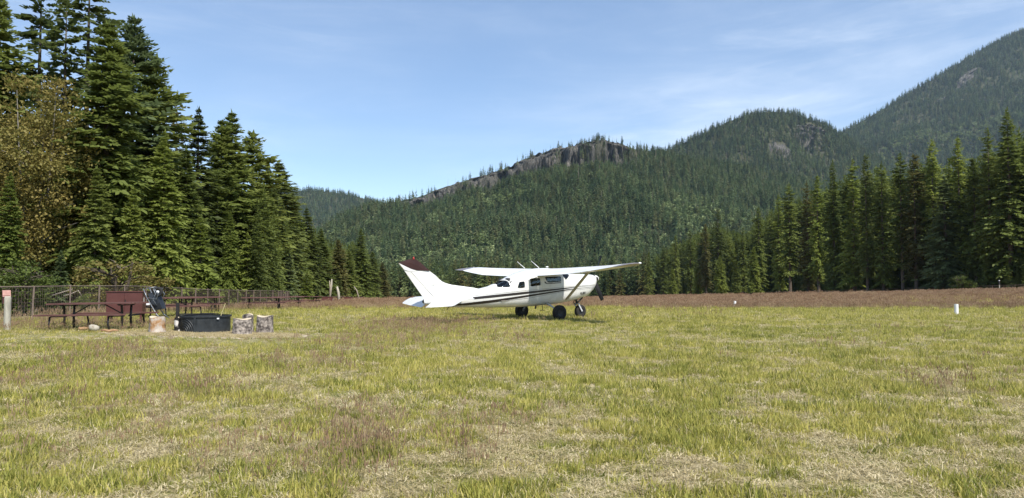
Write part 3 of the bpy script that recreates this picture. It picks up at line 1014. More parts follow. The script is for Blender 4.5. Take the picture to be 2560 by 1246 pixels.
def snag(seed):
    rng = random.Random(seed)
    mb = MB().tube([(0, 0, -.02), (.01, 0, .5), (0, .01, 1.0)], [.014, .010, .003], n=4, cap=False)
    for k in range(8):
        z = rng.uniform(.3, .9); a = rng.random() * 6.28; l = .08 * (1.1 - z)
        mb.tube([(0, 0, z), (math.cos(a) * l, math.sin(a) * l, z - .02)], [.005, .002], n=3, cap=False)
    return mb.mesh('snag')


def hill_forest():
    rng = np.random.default_rng(77)
    S = []
    for k in range(5): S.append(src('far_conifer', mid_conifer(100 + k, h=24, base=.04, rmax=[3.6, 4.4, 3.1, 4.0, 5.0][k], nb=[80, 90, 70, 84, 96][k], tw=6, shape=[.7, .6, .75, .5, .62][k], droop=.3, irr=.5, twl=.5, width=.5, tmax=2.6), ['forest_far', 'forest_far', 'forest_dark', 'forest_far', 'forest_olive'][k]))
    S.append(src('far_conifer', far_broad(7), 'forest_aspen'))
    S.append(src('far_conifer', snag(3), 'dead_wood'))
    names = sorted(range(len(S)), key=lambda i: S[i].name)
    PT, IX, SZ = [], [], []
    dens = {'cliff_ridge': (1 / 34.0, 24), 'dome': (1 / 58.0, 25), 'far_hill': (1 / 110.0, 26), 'great_slope': (1 / 90.0, 27)}
    for nm, (V, rock, px, u) in HILLS.items():
        dd, ht = dens[nm]
        A, B, C, D = V[:-1, :-1], V[:-1, 1:], V[1:, 1:], V[1:, :-1]
        area = .5 * (np.linalg.norm(np.cross(B - A, D - A), axis=-1) + np.linalg.norm(np.cross(B - C, D - C), axis=-1))
        # plan-view density, so that steep faces do not over-collect
        n_exp = np.minimum(area * dd, 12)
        rk = rock[:-1, :-1]
        n_exp = n_exp * (1 - .93 * rk)
        cx, cy = A[..., 0], A[..., 1]
        n_exp = n_exp * (0.45 + 1.1 * sstep(.25, .6, fbm(cx / 55, cy / 55, 91, 3)))
        pxm = np.broadcast_to(px[None, :-1], area.shape); um = np.broadcast_to(u[:-1, None], area.shape)
        if nm == 'cliff_ridge':
            clump = np.zeros_like(pxm)
            for c0, w0, m0 in ((1000, 14, .8), (1035, 10, 1.2), (1055, 8, 1.2), (1075, 10, .9), (1205, 8, 2.2), (1235, 22, 1.3), (1270, 10, .7), (1322, 9, 3.0), (1365, 8, .6), (1430, 40, .9), (1490, 34, 1.3), (1545, 12, .6)):
                clump = np.maximum(clump, m0 * np.exp(-((pxm - c0) / w0) ** 2))
            crest_f = np.where(pxm < 1575, .12 + clump, 1.0)
            n_exp = n_exp * (1 - sstep(.955, .975, um) * (1 - crest_f))
            brush = .50 + .5 * sstep(.48, .6, fbm(cx / 26, cy / 26, 14, 3))
            n_exp = n_exp * np.where((pxm < 1585) & (um > .84) & (um < .965) & (pxm > 940), brush, 1)
            n_exp = n_exp * np.where((pxm < 1340) & (um > .895) & (um < .965) & (pxm > 1000), .35, 1)
        cnt = rng.poisson(n_exp)
        ii, kk = np.nonzero(cnt)
        ii = np.repeat(ii, cnt[cnt > 0]); kk = np.repeat(kk, cnt[cnt > 0])
        s, t = rng.random(len(ii)), rng.random(len(ii))
        P = (A[ii, kk] * ((1 - s) * (1 - t))[:, None] + B[ii, kk] * (s * (1 - t))[:, None] + C[ii, kk] * (s * t)[:, None] + D[ii, kk] * ((1 - s) * t)[:, None])
        keep = (P[:, 1] > 430) & (P[:, 2] > gz(P[:, 0], P[:, 1]) - 4)
        P = P[keep]; um2 = um[ii, kk][keep]; pm = pxm[ii, kk][keep]; rkk = rk[ii, kk][keep]
        sz = ht * rng.uniform(.42, 1.18, len(P)) * (.75 + .5 * fbm(P[:, 0] / 70, P[:, 1] / 70, 17, 3))
        if nm == 'cliff_ridge':
            sz *= np.where(um2 > .85, .68, 1)
        ix = rng.integers(0, 5, len(P))
        asp = (fbm(P[:, 0] / 90, P[:, 1] / 90, 55, 3) > .60) & (rng.random(len(P)) < .35) & (um2 < .6)
        ix[asp] = 5; sz[asp] *= .7
        sn = rng.random(len(P)) < np.where((nm == 'cliff_ridge') & (um2 > .84) & (pm < 1600), .35, .012)
        ix[sn] = 6; sz[sn] *= .9
        PT.append(P); IX.append(ix); SZ.append(sz)
    # valley floor between the field and the first slope
    n = 9000
    Y = rng.uniform(452, 800, n); X = rng.uniform(-.42, .62, n) * Y
    left = X < fence_x(LFENCE, Y)
    P = np.stack([X, Y, gz(X, Y) - .2], -1)
    m = rng.random(n) < np.interp(Y, [452, 800], [.55, 1])
    PV = P[m]
    v_ix = rng.integers(0, 5, len(PV)); v_sz = rng.uniform(13, 30, len(PV)) * (.7 + .5 * fbm(PV[:, 0] / 40, PV[:, 1] / 40, 3, 3))
    br = rng.random(len(PV)) < .10
    v_ix[br] = 5; v_sz[br] *= .55
    SV = [src('valley_conifer', mid_conifer(300 + k, h=24, base=.05, rmax=[3.4, 4.2, 3.0, 3.8, 4.6][k], nb=240, tw=8, shape=[.6, .5, .7, .45, .6][k], droop=.3, irr=.6, gap=.2, twl=.36, width=.4, tmax=1.2), ['forest_near', 'forest_near', 'needle_dark', 'forest_near', 'needle_olive'][k]) for k in range(5)]
    SV.append(src('valley_conifer', far_broad(9), 'forest_aspen'))
    nV = len(PV); w_ = v_sz * rng.uniform(.8, 1.2, nV)
    scatter('valley_forest', PV, np.stack([np.zeros(nV), np.zeros(nV), rng.random(nV) * 6.28], -1), np.stack([w_, w_, v_sz], -1), v_ix, SV, 'mixed conifer forest on the valley floor behind the aeroplane')
    P = np.concatenate(PT); ix = np.concatenate(IX); sz = np.concatenate(SZ)
    rot = np.stack([rng.normal(0, .03, len(P)), rng.normal(0, .03, len(P)), rng.random(len(P)) * 6.28], -1)
    wd = sz * rng.uniform(.8, 1.25, len(P))
    scatter('hillside_forest', P, rot, np.stack([wd, wd, sz], -1), ix, S, 'dense conifer forest covering the hills beyond the field')
    print('far trees', len(P))


hill_forest()


def near_forest():
    """deeper rows of the woods behind the two fences"""
    rng = np.random.default_rng(78)
    S = [src('woods_conifer', mid_conifer(200 + k, h=24, base=.05, rmax=[3.2, 3.8, 2.9][k], nb=300, tw=8, shape=.58, droop=.3, irr=.5, gap=.2, twl=.34, width=.36), ['needle_mid', 'needle_mid', 'needle_dark'][k]) for k in range(3)]
    PT, SZ = [], []
    # right: behind the front row
    n = 3200
    t = rng.random(n)
    base = resample(RFENCE[::-1] if RFENCE[0][1] > RFENCE[-1][1] else RFENCE, 2.0)
    bi = rng.integers(0, len(base), n)
    off = rng.uniform(9, 90, n)
    B = np.array(base)[bi]
    X = B[:, 0] + off * .80; Y = B[:, 1] + off * .60
    Z = gz(X, Y)
    D = Y
    pxs = X / Y * F + 1280
    # silhouettes stay below the front row's tops
    lim_px = [1560, 1620, 1690, 1790, 1860, 1950, 2050, 2090, 2210, 2340, 2440, 2530, 2700]
    lim_py = [650, 640, 610, 560, 590, 510, 460, 425, 425, 400, 410, 320, 300]
    lim = EYE + (YH - np.interp(pxs, lim_px, lim_py)) / F * D - Z
    H = np.minimum(lim * rng.uniform(.74, 1.03, n), 37)
    PT.append(np.stack([X, Y, Z], -1)); SZ.append(H)
    # small undergrowth trees right at the right fence
    n = 420
    bi = rng.integers(0, len(base), n); off = rng.uniform(3, 12, n); B = np.array(base)[bi]
    X = B[:, 0] + off * .8; Y = B[:, 1] + off * .6
    PT.append(np.stack([X, Y, gz(X, Y)], -1)); SZ.append(rng.uniform(3, 14, n))
    # left: behind the front trees
    n = 1500
    Y = rng.uniform(30, 420, n) ** 1.0
    off = rng.uniform(10, 60, n)
    X = fence_x(LFENCE, Y) - off * (.6 + Y / 300)
    Z = gz(X, Y); pxs = X / Y * F + 1280
    lim_px = [-400, 0, 200, 330, 430, 490, 520, 580, 640, 700, 760, 800, 840, 880, 900, 930, 965]
    lim_py = [0, 330, 330, 330, 360, 400, 450, 400, 430, 480, 555, 585, 605, 605, 600, 645, 685]
    H = np.minimum((EYE + (YH - np.interp(pxs, lim_px, lim_py)) / F * Y - Z) * rng.uniform(.5, .95, n), 24)
    ok = H > 2
    PT.append(np.stack([X, Y, Z], -1)[ok]); SZ.append(H[ok])
    # the receding edge towards the far end of the left fence
    n = 900
    pxs = rng.uniform(640, 962, n)
    Y = np.interp(pxs, [p for p, d in LF], [d for p, d in LF]) * 1.0 + rng.uniform(4, 45, n) * np.interp(pxs, [640, 960], [.6, 1.6])
    X = (pxs - 1280) / F * Y
    Z = gz(X, Y)
    H = (EYE + (YH - np.interp(pxs, lim_px, lim_py)) / F * Y - Z) * rng.uniform(.45, 1.0, n)
    out = X < fence_x(LFENCE, Y) - .7
    PT.append(np.stack([X, Y, Z], -1)[out]); SZ.append(H[out])
    P = np.concatenate(PT); sz = np.concatenate(SZ)
    ok = sz > 2; P, sz = P[ok], sz[ok]
    n = len(P)
    rot = np.stack([np.zeros(n), np.zeros(n), rng.random(n) * 6.28], -1)
    wd = sz * rng.uniform(.9, 1.3, n)
    scatter('woods', P, rot, np.stack([wd, wd, sz], -1), rng.integers(0, 3, n), S, 'shaded conifer woods behind the fences on both sides')


near_forest()


# ------------------------------------------------------------------ the aeroplane
# stations measured aft from the propeller (a), to the right (r) and up (z); base point under the main wheels
PL_X, PL_Y, PL_TH = 1.108, 29.67, 0.597
FA = [-.09, -.05, .02, .12, .5, 1.2, 1.5, 1.8, 2.04, 2.5, 2.9, 3.5, 3.9, 4.35, 4.8, 5.15, 5.57, 6.5, 7.5, 7.95]
FT = [1.80, 1.84, 1.865, 1.88, 1.90, 1.905, 1.915, 2.03, 2.10, 2.13, 2.12, 2.03, 1.92, 1.73, 1.54, 1.41, 1.33, 1.20, 1.03, .96]
FBA = [-.09, -.05, .02, .12, .5, 1.2, 1.8, 2.5, 3.66, 5.23, 6.83, 7.95]
FB = [1.52, 1.45, 1.33, 1.22, .96, .81, .73, .66, .60, .60, .65, .78]
FHA = [-.09, -.05, .02, .12, .3, .5, 1.2, 2.0, 3.6, 4.4, 5.2, 6.0, 7.0, 7.95]
FH = [.18, .23, .29, .35, .42, .47, .555, .58, .58, .52, .42, .31, .18, .06]
NEXP_A, NEXP = [-.1, .5, 1.5, 2.0, 4.0, 5.5, 8.0], [2.1, 2.6, 3.0, 3.4, 3.2, 2.4, 2.1]


def fdim(a):
    return (np.interp(a, FA, FT), np.interp(a, FBA, FB), np.interp(a, FHA, FH), np.interp(a, NEXP_A, NEXP))


def fus_r(a, z, off=0.0):
    zt, zb, hw, n = fdim(a)
    zc, hh = (zt + zb) / 2, (zt - zb) / 2
    q = min(abs((z - zc) / hh), .999)
    return hw * (1 - q ** n) ** (1 / n) + off


def loc(a, r, z):
    return (2.75 - a, -r, z)


def fus_rows(off=0.0, aa=None, ns=48):
    rows = []
    for a in aa:
        zt, zb, hw, n = fdim(a)
        zc, hh = (zt + zb) / 2, (zt - zb) / 2 + off
        hw = hw + off
        row = []
        for k in range(ns):
            t = 2 * math.pi * k / ns
            c, s = math.cos(t), math.sin(t)
            row.append(loc(a, hw * math.copysign(abs(c) ** (2 / n), c), zc + hh * math.copysign(abs(s) ** (2 / n), s)))
        rows.append(row)
    return rows


def boolean(me, cutters, op):
    """boolean of a mesh with cutter meshes, returned as a new mesh"""
    o = bpy.data.objects.new('tmp', me); COL.objects.link(o)
    tmp = []
    for c in cutters:
        oc = bpy.data.objects.new('tmpc', c); COL.objects.link(oc); tmp.append(oc)
        md = o.modifiers.new('b', 'BOOLEAN'); md.operation = op; md.solver = 'EXACT'; md.object = oc
    dg = bpy.context.evaluated_depsgraph_get(); dg.update()
    res = bpy.data.meshes.new_from_object(o.evaluated_get(dg))
    for q in [o] + tmp: bpy.data.objects.remove(q)
    return res


def prism(poly, r0, r1):
    """side-view polygon (a, z) extruded between r0 and r1"""
    n = len(poly)
    mb = MB()
    P = [loc(a, r0, z) for a, z in poly] + [loc(a, r1, z) for a, z in poly]
    mb.add(P, [tuple(range(n)), tuple(range(2 * n - 1, n - 1, -1))] + [(k, (k + 1) % n, n + (k + 1) % n, n + k) for k in range(n)])
    me = mb.mesh('cut')
    bm = bmesh.new(); bm.from_mesh(me); bmesh.ops.recalc_face_normals(bm, faces=bm.faces); bm.to_mesh(me); bm.free()
    return me


def rounded(poly, k=4, f=.25):
    out = []
    n = len(poly)
    for i in range(n):
        p0, p1, p2 = Vector(poly[i - 1]), Vector(poly[i]), Vector(poly[(i + 1) % n])
        a = p1 + (p0 - p1) * f; b = p1 + (p2 - p1) * f
        for q in range(k + 1):
            t = q / k
            out.append(tuple((a * (1 - t) + p1 * t) * (1 - t) + (p1 * (1 - t) + b * t) * t))
    return out


WINS = {
    'door': rounded([(2.93, 1.77), (2.10, 1.80), (2.10, 1.585), (2.78, 1.545)], 4, .16),
    'middle': rounded([(3.62, 1.71), (3.14, 1.73), (3.12, 1.44), (3.61, 1.40)], 4, .16),
    'small': rounded([(4.10, 1.58), (3.87, 1.60), (3.86, 1.345), (4.20, 1.335)], 4, .22),
    'rear': rounded([(4.80, 1.615), (4.52, 1.645), (4.49, 1.375), (5.02, 1.375)], 4, .22),
}


def airfoil(le, te, th, n=12, f0=0.0, f1=1.0):
    """closed section between chord fractions f0..f1; le, te = (a, z)"""
    up, dn = [], []
    for k in range(n + 1):
        x = f0 + (f1 - f0) * (1 - math.cos(math.pi * k / n)) / 2
        yt = 5 * th * (.2969 * math.sqrt(x) - .126 * x - .3516 * x * x + .2843 * x ** 3 - .1036 * x ** 4)
        cam_ = .03 * 4 * x * (1 - x)
        ca = le[0] + (te[0] - le[0]) * x; cz = le[1] + (te[1] - le[1]) * x
        up.append((ca, cz + (cam_ * 1.0) * .5 + yt)); dn.append((ca, cz + cam_ * .5 - yt * .8))
    return up + dn[::-1]


def loft(stations, mat, name, parent, cap=True, smooth=True):
    """stations: list of (r, [(a,z)...])"""
    rows = [[loc(a, r, z) for a, z in sec] for r, sec in stations]
    mb = MB(); mb.grid(rows, close_u=True)
    n = len(rows[0])
    if cap:
        mb.f.append(tuple(range(n))); mb.f.append(tuple((len(rows) - 1) * n + k for k in reversed(range(n))))
    o = mb.build(name, MATS[mat], parent, fix=True)
    if smooth: autosmooth(o, 40)
    return o


def text_mesh(body, size, bold=0.0, shear=0.0):
    cu = bpy.data.curves.new('txt', 'FONT'); cu.body = body; cu.size = size; cu.align_x = 'CENTER'; cu.align_y = 'CENTER'
    cu.offset = bold; cu.shear = shear
    o = bpy.data.objects.new('txt', cu); COL.objects.link(o)
    dg = bpy.context.evaluated_depsgraph_get(); dg.update()
    me = bpy.data.meshes.new_from_object(o.evaluated_get(dg))
    bpy.data.objects.remove(o)
    return me


def build_plane():
    gzp = gzf(PL_X, PL_Y)
    root = empty('light_aeroplane', (PL_X, PL_Y, gzp - .105), PL_TH)
    tag(root, 'white high wing single propeller aeroplane with dark brown stripes parked on grass', 'aeroplane')
    aa = sorted(set(list(np.linspace(-.09, .12, 8)) + list(np.linspace(.12, 2.2, 26)) + list(np.linspace(2.2, 5.6, 30)) + list(np.linspace(5.6, 7.95, 14))))
    # hollow shell
    outer = fus_rows(0, aa); inner = fus_rows(-.03, aa[3:-3])

    def closed(rows):
        mb = MB(); mb.grid(rows, close_u=True); n = len(rows[0])
        mb.f.append(tuple(range(n))); mb.f.append(tuple((len(rows) - 1) * n + k for k in reversed(range(n))))
        me = mb.mesh('s'); bm = bmesh.new(); bm.from_mesh(me); bmesh.ops.recalc_face_normals(bm, faces=bm.faces); bm.to_mesh(me); bm.free()
        return me
    cabin = [a for a in aa if 1.35 <= a <= 5.4]
    shell = closed(outer)
    hollow = closed(fus_rows(-.035, cabin))
    ws = [(1.46, 1.925), (1.68, 1.775), (1.86, 1.655), (1.99, 1.80), (2.02, 2.00), (1.93, 2.20), (1.5, 2.2)]
    cuts = [hollow] + [prism(p, -1, 1) for p in WINS.values()] + [prism(ws, -1, 1)]
    body = boolean(shell, cuts, 'DIFFERENCE')
    if len(body.polygons) < 200: body = closed(outer)
    fo = link('fuselage', body, None, root)
    body.materials.clear(); body.materials.append(MATS['white_paint'])
    autosmooth(fo, 32)
    # glass follows the skin, one pane per opening
    skin = closed(fus_rows(-.010, cabin)); skin_in = closed(fus_rows(-.016, cabin))
    for nm, poly in WINS.items():
        for s in (1, -1):
            pane = boolean(skin.copy(), [skin_in.copy()], 'DIFFERENCE')
            pane = boolean(pane, [prism(poly, .15 * s, 1.0 * s)], 'INTERSECT')
            pane.materials.clear(); pane.materials.append(MATS['glass'])
            link('window_pane', pane, None, fo, smooth=True)
    pane = boolean(boolean(skin.copy(), [skin_in.copy()], 'DIFFERENCE'), [prism(ws, -1, 1)], 'INTERSECT')
    pane.materials.clear(); pane.materials.append(MATS['glass'])
    link('windshield', pane, None, fo, smooth=True)
    # cabin furniture seen through the panes
    mb = MB().box(loc(3.3, 0, .86), (3.2, .95, .03))
    mb.build('cabin_floor', MATS['cabin_trim'], root)
    MB().box(loc(1.62, 0, 1.50), (.10, .95, .55)).build('instrument_panel', MATS['dark_metal'], root)
    for a in (2.62, 3.42, 4.15):
        for r in (-.25, .25):
            m = MB().box(loc(a, r, 1.08), (.46, .40, .13)).box(loc(a + .24, r, 1.36), (.10, .38, .48), (0, -.16, 0)).box(loc(a + .30, r, 1.66), (.08, .22, .13))
            s = m.build('seat', MATS['seat_fabric'], root)
    # stripes painted along the side
    def stripe(pts, name, mat, both=True):
        A = np.linspace(pts[0][0], pts[-1][0], 60)
        pa = [p[0] for p in pts]
        top = np.interp(A, pa, [p[1] for p in pts]); bot = np.interp(A, pa, [p[2] for p in pts])
        for s in ((1, -1) if both else (1,)):
            rows = []
            for a, t_, b_ in zip(A, top, bot):
                rows.append([loc(a, s * fus_r(a, b_ + (t_ - b_) * q, .004), b_ + (t_ - b_) * q) for q in (0, .33, .66, 1)])
            mb = MB(); mb.grid(rows); mb.build(name, MATS[mat], fo, smooth=True)
    stripe([(.10, 1.435, 1.428), (1.2, 1.385, 1.372), (1.87, 1.345, 1.295), (3.65, 1.215, 1.125), (5.3, 1.085, .98), (6.05, 1.015, .925)], 'stripe', 'stripe_dark')
    stripe([(.10, 1.385, 1.376), (1.2, 1.322, 1.306), (1.87, 1.275, 1.230), (3.65, 1.085, 1.005), (5.3, .895, .80), (6.3, .80, .715), (7.0, .74, .69)], 'stripe', 'stripe_dark')
    stripe([(.08, 1.468, 1.461), (1.87, 1.383, 1.375), (3.65, 1.262, 1.253), (6.1, 1.062, 1.053)], 'pinstripe', 'stripe_dark')
    stripe([(.12, 1.345, 1.338), (1.87, 1.208, 1.200), (3.65, .962, .952), (6.4, .695, .686)], 'pinstripe', 'stripe_dark')
    stripe([(2.12, 1.562, 1.532), (2.80, 1.522, 1.490), (2.93, 1.60, 1.53)], 'window_trim', 'stripe_dark')
    # door seams
    for a0, z0, z1 in ((2.02, .86, 1.78), (3.06, .86, 1.75), (3.72, .80, 1.30)):
        for s in (1, -1):
            rows = [[loc(a0 - .005, s * fus_r(a0, z, .003), z), loc(a0 + .005, s * fus_r(a0, z, .003), z)] for z in np.linspace(z0, z1, 12)]
            MB().grid(rows).build('door_seam', MATS['decal_grey'], fo)
    for a0 in (1.32, 4.42, 5.62, 6.6):
        ring = []
        for da in (-.004, .004):
            zt, zb, hw, n_ = fdim(a0 + da); zc, hh = (zt + zb) / 2, (zt - zb) / 2 + .002; hw += .002
            ring.append([loc(a0 + da, hw * math.copysign(abs(math.cos(t)) ** (2 / n_), math.cos(t)), zc + hh * math.copysign(abs(math.sin(t)) ** (2 / n_), math.sin(t))) for t in np.linspace(0, 2 * math.pi, 60, endpoint=False)])
        MB().grid(ring, close_u=True).build('skin_seam', MATS['decal_grey'], fo)
    # spinner and propeller
    hub = (-.10, .0, 1.715)
    mb = MB().lathe([(.155, -.02), (.15, .05), (.13, .12), (.09, .19), (.045, .24), (.001, .26)], loc(*hub), 'X', 28)
    mb.build('spinner', MATS['white_paint'], root, smooth=True)
    MB().lathe([(.001, -.035), (.15, -.03), (.15, -.02)], loc(*hub), 'X', 28).build('spinner_plate', MATS['dark_metal'], root)
    for ang in (-58, 62, 182):
        t = math.radians(ang)
        rows = []
        for q in np.linspace(.08, 1.06, 12):
            w = .11 + .08 * math.sin(min(q / .75, 1) * math.pi * .5) * (1 if q < .95 else .8)
            tw_ = math.radians(55 - 38 * q)
            dx_, dy_ = math.cos(t), math.sin(t)
            px_, py_ = -math.sin(t), math.cos(t)
            row = []
            for c_, h_ in ((-1, 0), (0, .018 * (1.2 - q)), (1, 0), (0, -.006)):
                off = c_ * w * .5
                row.append(loc(hub[0] + .03 - off * math.sin(tw_) - h_, dx_ * q + px_ * off * math.cos(tw_), hub[2] + dy_ * q + py_ * off * math.cos(tw_)))
            rows.append(row)
        mb = MB().grid(rows, close_u=True); n = len(mb.v); mb.f.append((n - 4, n - 3, n - 2, n - 1))
        mb.build('propeller_blade', MATS['dark_metal'], root, fix=True)
    # cowl inlets
    for r in (-.2, .2):
        MB().lathe([(.001, .012), (.07, .012), (.085, 0)], loc(-.088, r, 1.70), 'X', 16).build('air_inlet', MATS['dark_metal'], fo)
    MB().tube([loc(.75, .25, .93), loc(.95, .27, .78), loc(1.02, .27, .74)], .035, 10).build('exhaust_pipe', MATS['dark_metal'], root, smooth=True)
    # wing
    ST = [(0, (1.97, 2.03), (3.70, 1.80), .145), (.62, (1.97, 2.03), (3.70, 1.80), .145), (1.6, (1.96, 2.055), (3.67, 1.825), .14), (2.9, (1.96, 2.09), (3.63, 1.87), .135), (4.0, (2.06, 2.135), (3.52, 1.97), .115), (5.0, (2.18, 2.185), (3.40, 2.085), .105)]

    def wst(r):
        R = [s[0] for s in ST]
        g = lambda f: float(np.interp(abs(r), R, [f(s) for s in ST]))
        return (g(lambda s: s[1][0]), g(lambda s: s[1][1])), (g(lambda s: s[2][0]), g(lambda s: s[2][1])), g(lambda s: s[3])

    def span(r0, r1, f0, f1, name, mat='wing_white', n=8, drop=0):
        sts = []
        for r in np.linspace(r0, r1, n):
            le, te, th = wst(r)
            sts.append((r, airfoil(le, te, th * (te[0] - le[0]), 12, f0, f1)))
        return loft(sts, mat, name, root)
    span(-5.0, 5.0, 0, .742, 'wing', n=29)
    for s in (1, -1):
        span(.66 * s, 2.88 * s, .752, 1, 'flap')
        span(2.90 * s, 4.97 * s, .752, 1, 'aileron')
        # tip cap curving aft
        sts = []
        for q, r in zip((0, .35, .7, .92, 1.0), (5.0, 5.2, 5.38, 5.48, 5.52)):
            le, te, th = wst(5.0)
            le2 = (le[0] + .50 * q ** 2, le[1] + .03 * q); te2 = (te[0] + .10 * q, te[1] + .03 * q)
            sts.append((r * s, airfoil(le2, te2, th * (te[0] - le[0]) * (1 - .85 * q ** 3), 12)))
        loft(sts, 'tip_grey', 'wing_tip', root)
        MB().lathe([(.001, .06), (.025, .045), (.03, 0), (.02, -.05), (.001, -.06)], loc(2.52, 5.47 * s, 2.225), 'X', 10).build('tip_light', MATS['white_plastic'], root, smooth=True)
        # lift strut
        a = Vector(loc(1.80, .50 * s, .86)); b = Vector(loc(2.55, 2.85 * s, 1.99))
        d = (b - a).normalized()
        sec = [(-.085, 0), (-.03, .022), (.03, .018), (.085, 0), (.03, -.018), (-.03, -.022)]
        fwd = Vector((1, 0, 0)); fwd = (fwd - d * fwd.dot(d)).normalized(); upv = d.cross(fwd)
        rows = [[tuple(p + fwd * x + upv * y) for x, y in sec] for p in (a, b)]
        mb = MB().grid(rows, close_u=True); mb.f += [tuple(range(6)), tuple(range(11, 5, -1))]
        o = mb.build('wing_strut', MATS['strut_tan'], root, fix=True)
        MB().box(loc(2.55, 2.85 * s, 2.0), (.24, .14, .05)).build('strut_fairing', MATS['strut_tan'], root)
    # tail
    finz = [.92, 1.2, 1.30, 1.36, 1.41, 1.47, 1.53, 1.60, 1.70, 1.82, 1.90, 1.98]
    finle = [5.1, 5.25, 5.50, 5.85, 6.25, 6.78, 7.03, 7.20, 7.34, 7.47, 7.60, 7.72]
    hinge = lambda z: 7.51 + (z - .98) * .99
    teA = lambda z: 7.93 + (z - .97) * .783

    def vsec(a0, a1, z, t, nose=.3):
        m = a0 + (a1 - a0) * nose
        return [loc(a0, 0, z), loc(m, t, z), loc(a1, t * .55, z), loc(a1, -t * .55, z), loc(m, -t, z)]
    rows = [vsec(l, hinge(z) - .012, z, .02 + .035 * (hinge(z) - l) / 2.0, .45) for z, l in zip(finz, finle)]
    mb = MB().grid(rows, close_u=True); mb.f += [tuple(range(5)), tuple((len(rows) - 1) * 5 + k for k in reversed(range(5)))]
    fin = mb.build('tail_fin', MATS['white_paint'], root, fix=True); autosmooth(fin, 50)

    def rsec(z, t):
        a0, a1 = hinge(z) + .012, teA(z)
        return [loc(a0, t, z), loc(a1, .004, z), loc(a1, -.004, z), loc(a0, -t, z)]
    rows = [rsec(z, .036 - .012 * (z - .95)) for z in np.linspace(.95, 2.02, 8)]
    mb = MB().grid(rows, close_u=True); mb.f += [tuple(range(4)), tuple((len(rows) - 1) * 4 + k for k in reversed(range(4)))]
    mb.build('rudder', MATS['white_paint'], root, fix=True)
    # brown cap over fin and rudder
    lower = [(7.72, 1.985), (7.95, 1.985), (8.23, 1.995), (8.45, 2.05), (8.65, 2.13), (8.80, 2.19), (8.95, 2.255)]
    upper = [(7.73, 1.992), (7.90, 2.13), (8.08, 2.28), (8.28, 2.40), (8.45, 2.40), (8.65, 2.36), (8.95, 2.265)]
    rows = []
    for k, ((a0, z0), (a1, z1)) in enumerate(zip(lower, upper)):
        t = .045 * (1 - (k / 6) ** 2) + .006
        rows.append([loc(a0, t, z0), loc((a0 + a1) / 2, t * .85, (z0 + z1) / 2), loc(a1, .006, z1), loc(a1, -.006, z1), loc((a0 + a1) / 2, -t * .85, (z0 + z1) / 2), loc(a0, -t, z0)])
    mb = MB().grid(rows, close_u=True); mb.f += [tuple(range(6)), tuple((len(rows) - 1) * 6 + k for k in reversed(range(6)))]
    cap_ = mb.build('fin_cap', MATS['brown_paint'], root, fix=True)
    # white sliver of rudder under the cap
    tri = [(8.02, 1.978), (8.23, 1.988), (8.47, 2.043), (8.80, 2.182), (8.95, 2.248), (8.74, 2.02), (8.5, 1.95)]
    n = len(tri)
    mb = MB(); mb.add([loc(a, .03, z) for a, z in tri] + [loc(a, -.03, z) for a, z in tri], [tuple(range(n)), tuple(range(2 * n - 1, n - 1, -1))] + [(k, (k + 1) % n, n + (k + 1) % n, n + k) for k in range(n)])
    mb.build('rudder_tip', MATS['white_paint'], root, fix=True)
    MB().lathe([(.035, -.02), (.035, .03), (.022, .065), (.001, .075)], loc(8.36, 0, 2.41), 'Z', 12).build('beacon', MATS['beacon_red'], root, smooth=True)
    # horizontal tail with drooping elevators
    for s in (1, -1):
        sts = [(r * s, airfoil((le, zl), (te, zt), th, 8, 0, .985)) for r, le, zl, te, zt, th in ((.05, 6.42, .985, 7.36, .955, .10), (1.0, 6.68, .985, 7.38, .96, .085), (1.85, 6.92, .985, 7.40, .965, .06), (2.0, 7.05, .983, 7.40, .966, .03))]
        loft(sts, 'white_paint', 'stabiliser', root)
        # outboard horn then drooped panel
        sts = [(r * s, airfoil((le, zl), (te, zt), th, 8)) for r, le, zl, te, zt, th in ((.16, 7.39, .955, 7.96, .66, .07), (1.0, 7.405, .96, 7.94, .70, .06), (1.9, 7.42, .965, 7.86, .755, .04), (2.02, 7.43, .966, 7.80, .79, .015))]
        loft(sts, 'white_paint', 'elevator', root)
    MB().lathe([(.001, -.06), (.05, -.04), (.06, .0)], loc(7.94, 0, .87), 'X', 10).build('tail_light', MATS['dark_metal'], root)
    MB().tube([loc(6.9, 0, .66), loc(7.0, 0, .54)], .012, 6).build('tie_down_ring', MATS['dark_metal'], root)
    # undercarriage
    def wheel(a, r, z, rad, wid):
        prof = [(rad * .45, -wid * .42), (rad * .62, -wid * .5), (rad * .86, -wid * .47), (rad * .97, -wid * .3), (rad, 0), (rad * .97, wid * .3), (rad * .86, wid * .47), (rad * .62, wid * .5), (rad * .45, wid * .42)]
        t = MB().lathe(prof, loc(a, r, z), 'Y', 32).build('tyre', MATS['tyre'], root, smooth=True)
        hubp = [(.001, -wid * .36), (rad * .2, -wid * .40), (rad * .42, -wid * .36), (rad * .46, -wid * .41), (rad * .46, wid * .41), (rad * .42, wid * .36), (rad * .2, wid * .40), (.001, wid * .36)]
        MB().lathe(hubp, loc(a, r, z), 'Y', 20).build('wheel_hub', MATS['dark_metal'], t, smooth=True)
    for s in (1, -1):
        wheel(2.74, 1.27 * s, .39, .30, .24)
        MB().tube([loc(2.74, .40 * s, .74), loc(2.76, .70 * s, .665), loc(2.77, 1.0 * s, .55), loc(2.75, 1.12 * s, .44), loc(2.74, 1.18 * s, .39)], [.05, .042, .036, .034, .04], 10).build('main_gear_leg', MATS['gear_grey'], root, smooth=True)
        MB().box(loc(3.08, .62 * s, .47), (.16, .10, .02)).tube([loc(2.98, .50 * s, .66), loc(3.06, .60 * s, .48)], .012, 6).build('boarding_step', MATS['dark_metal'], root)
    wheel(.66, 0, .36, .27, .20)
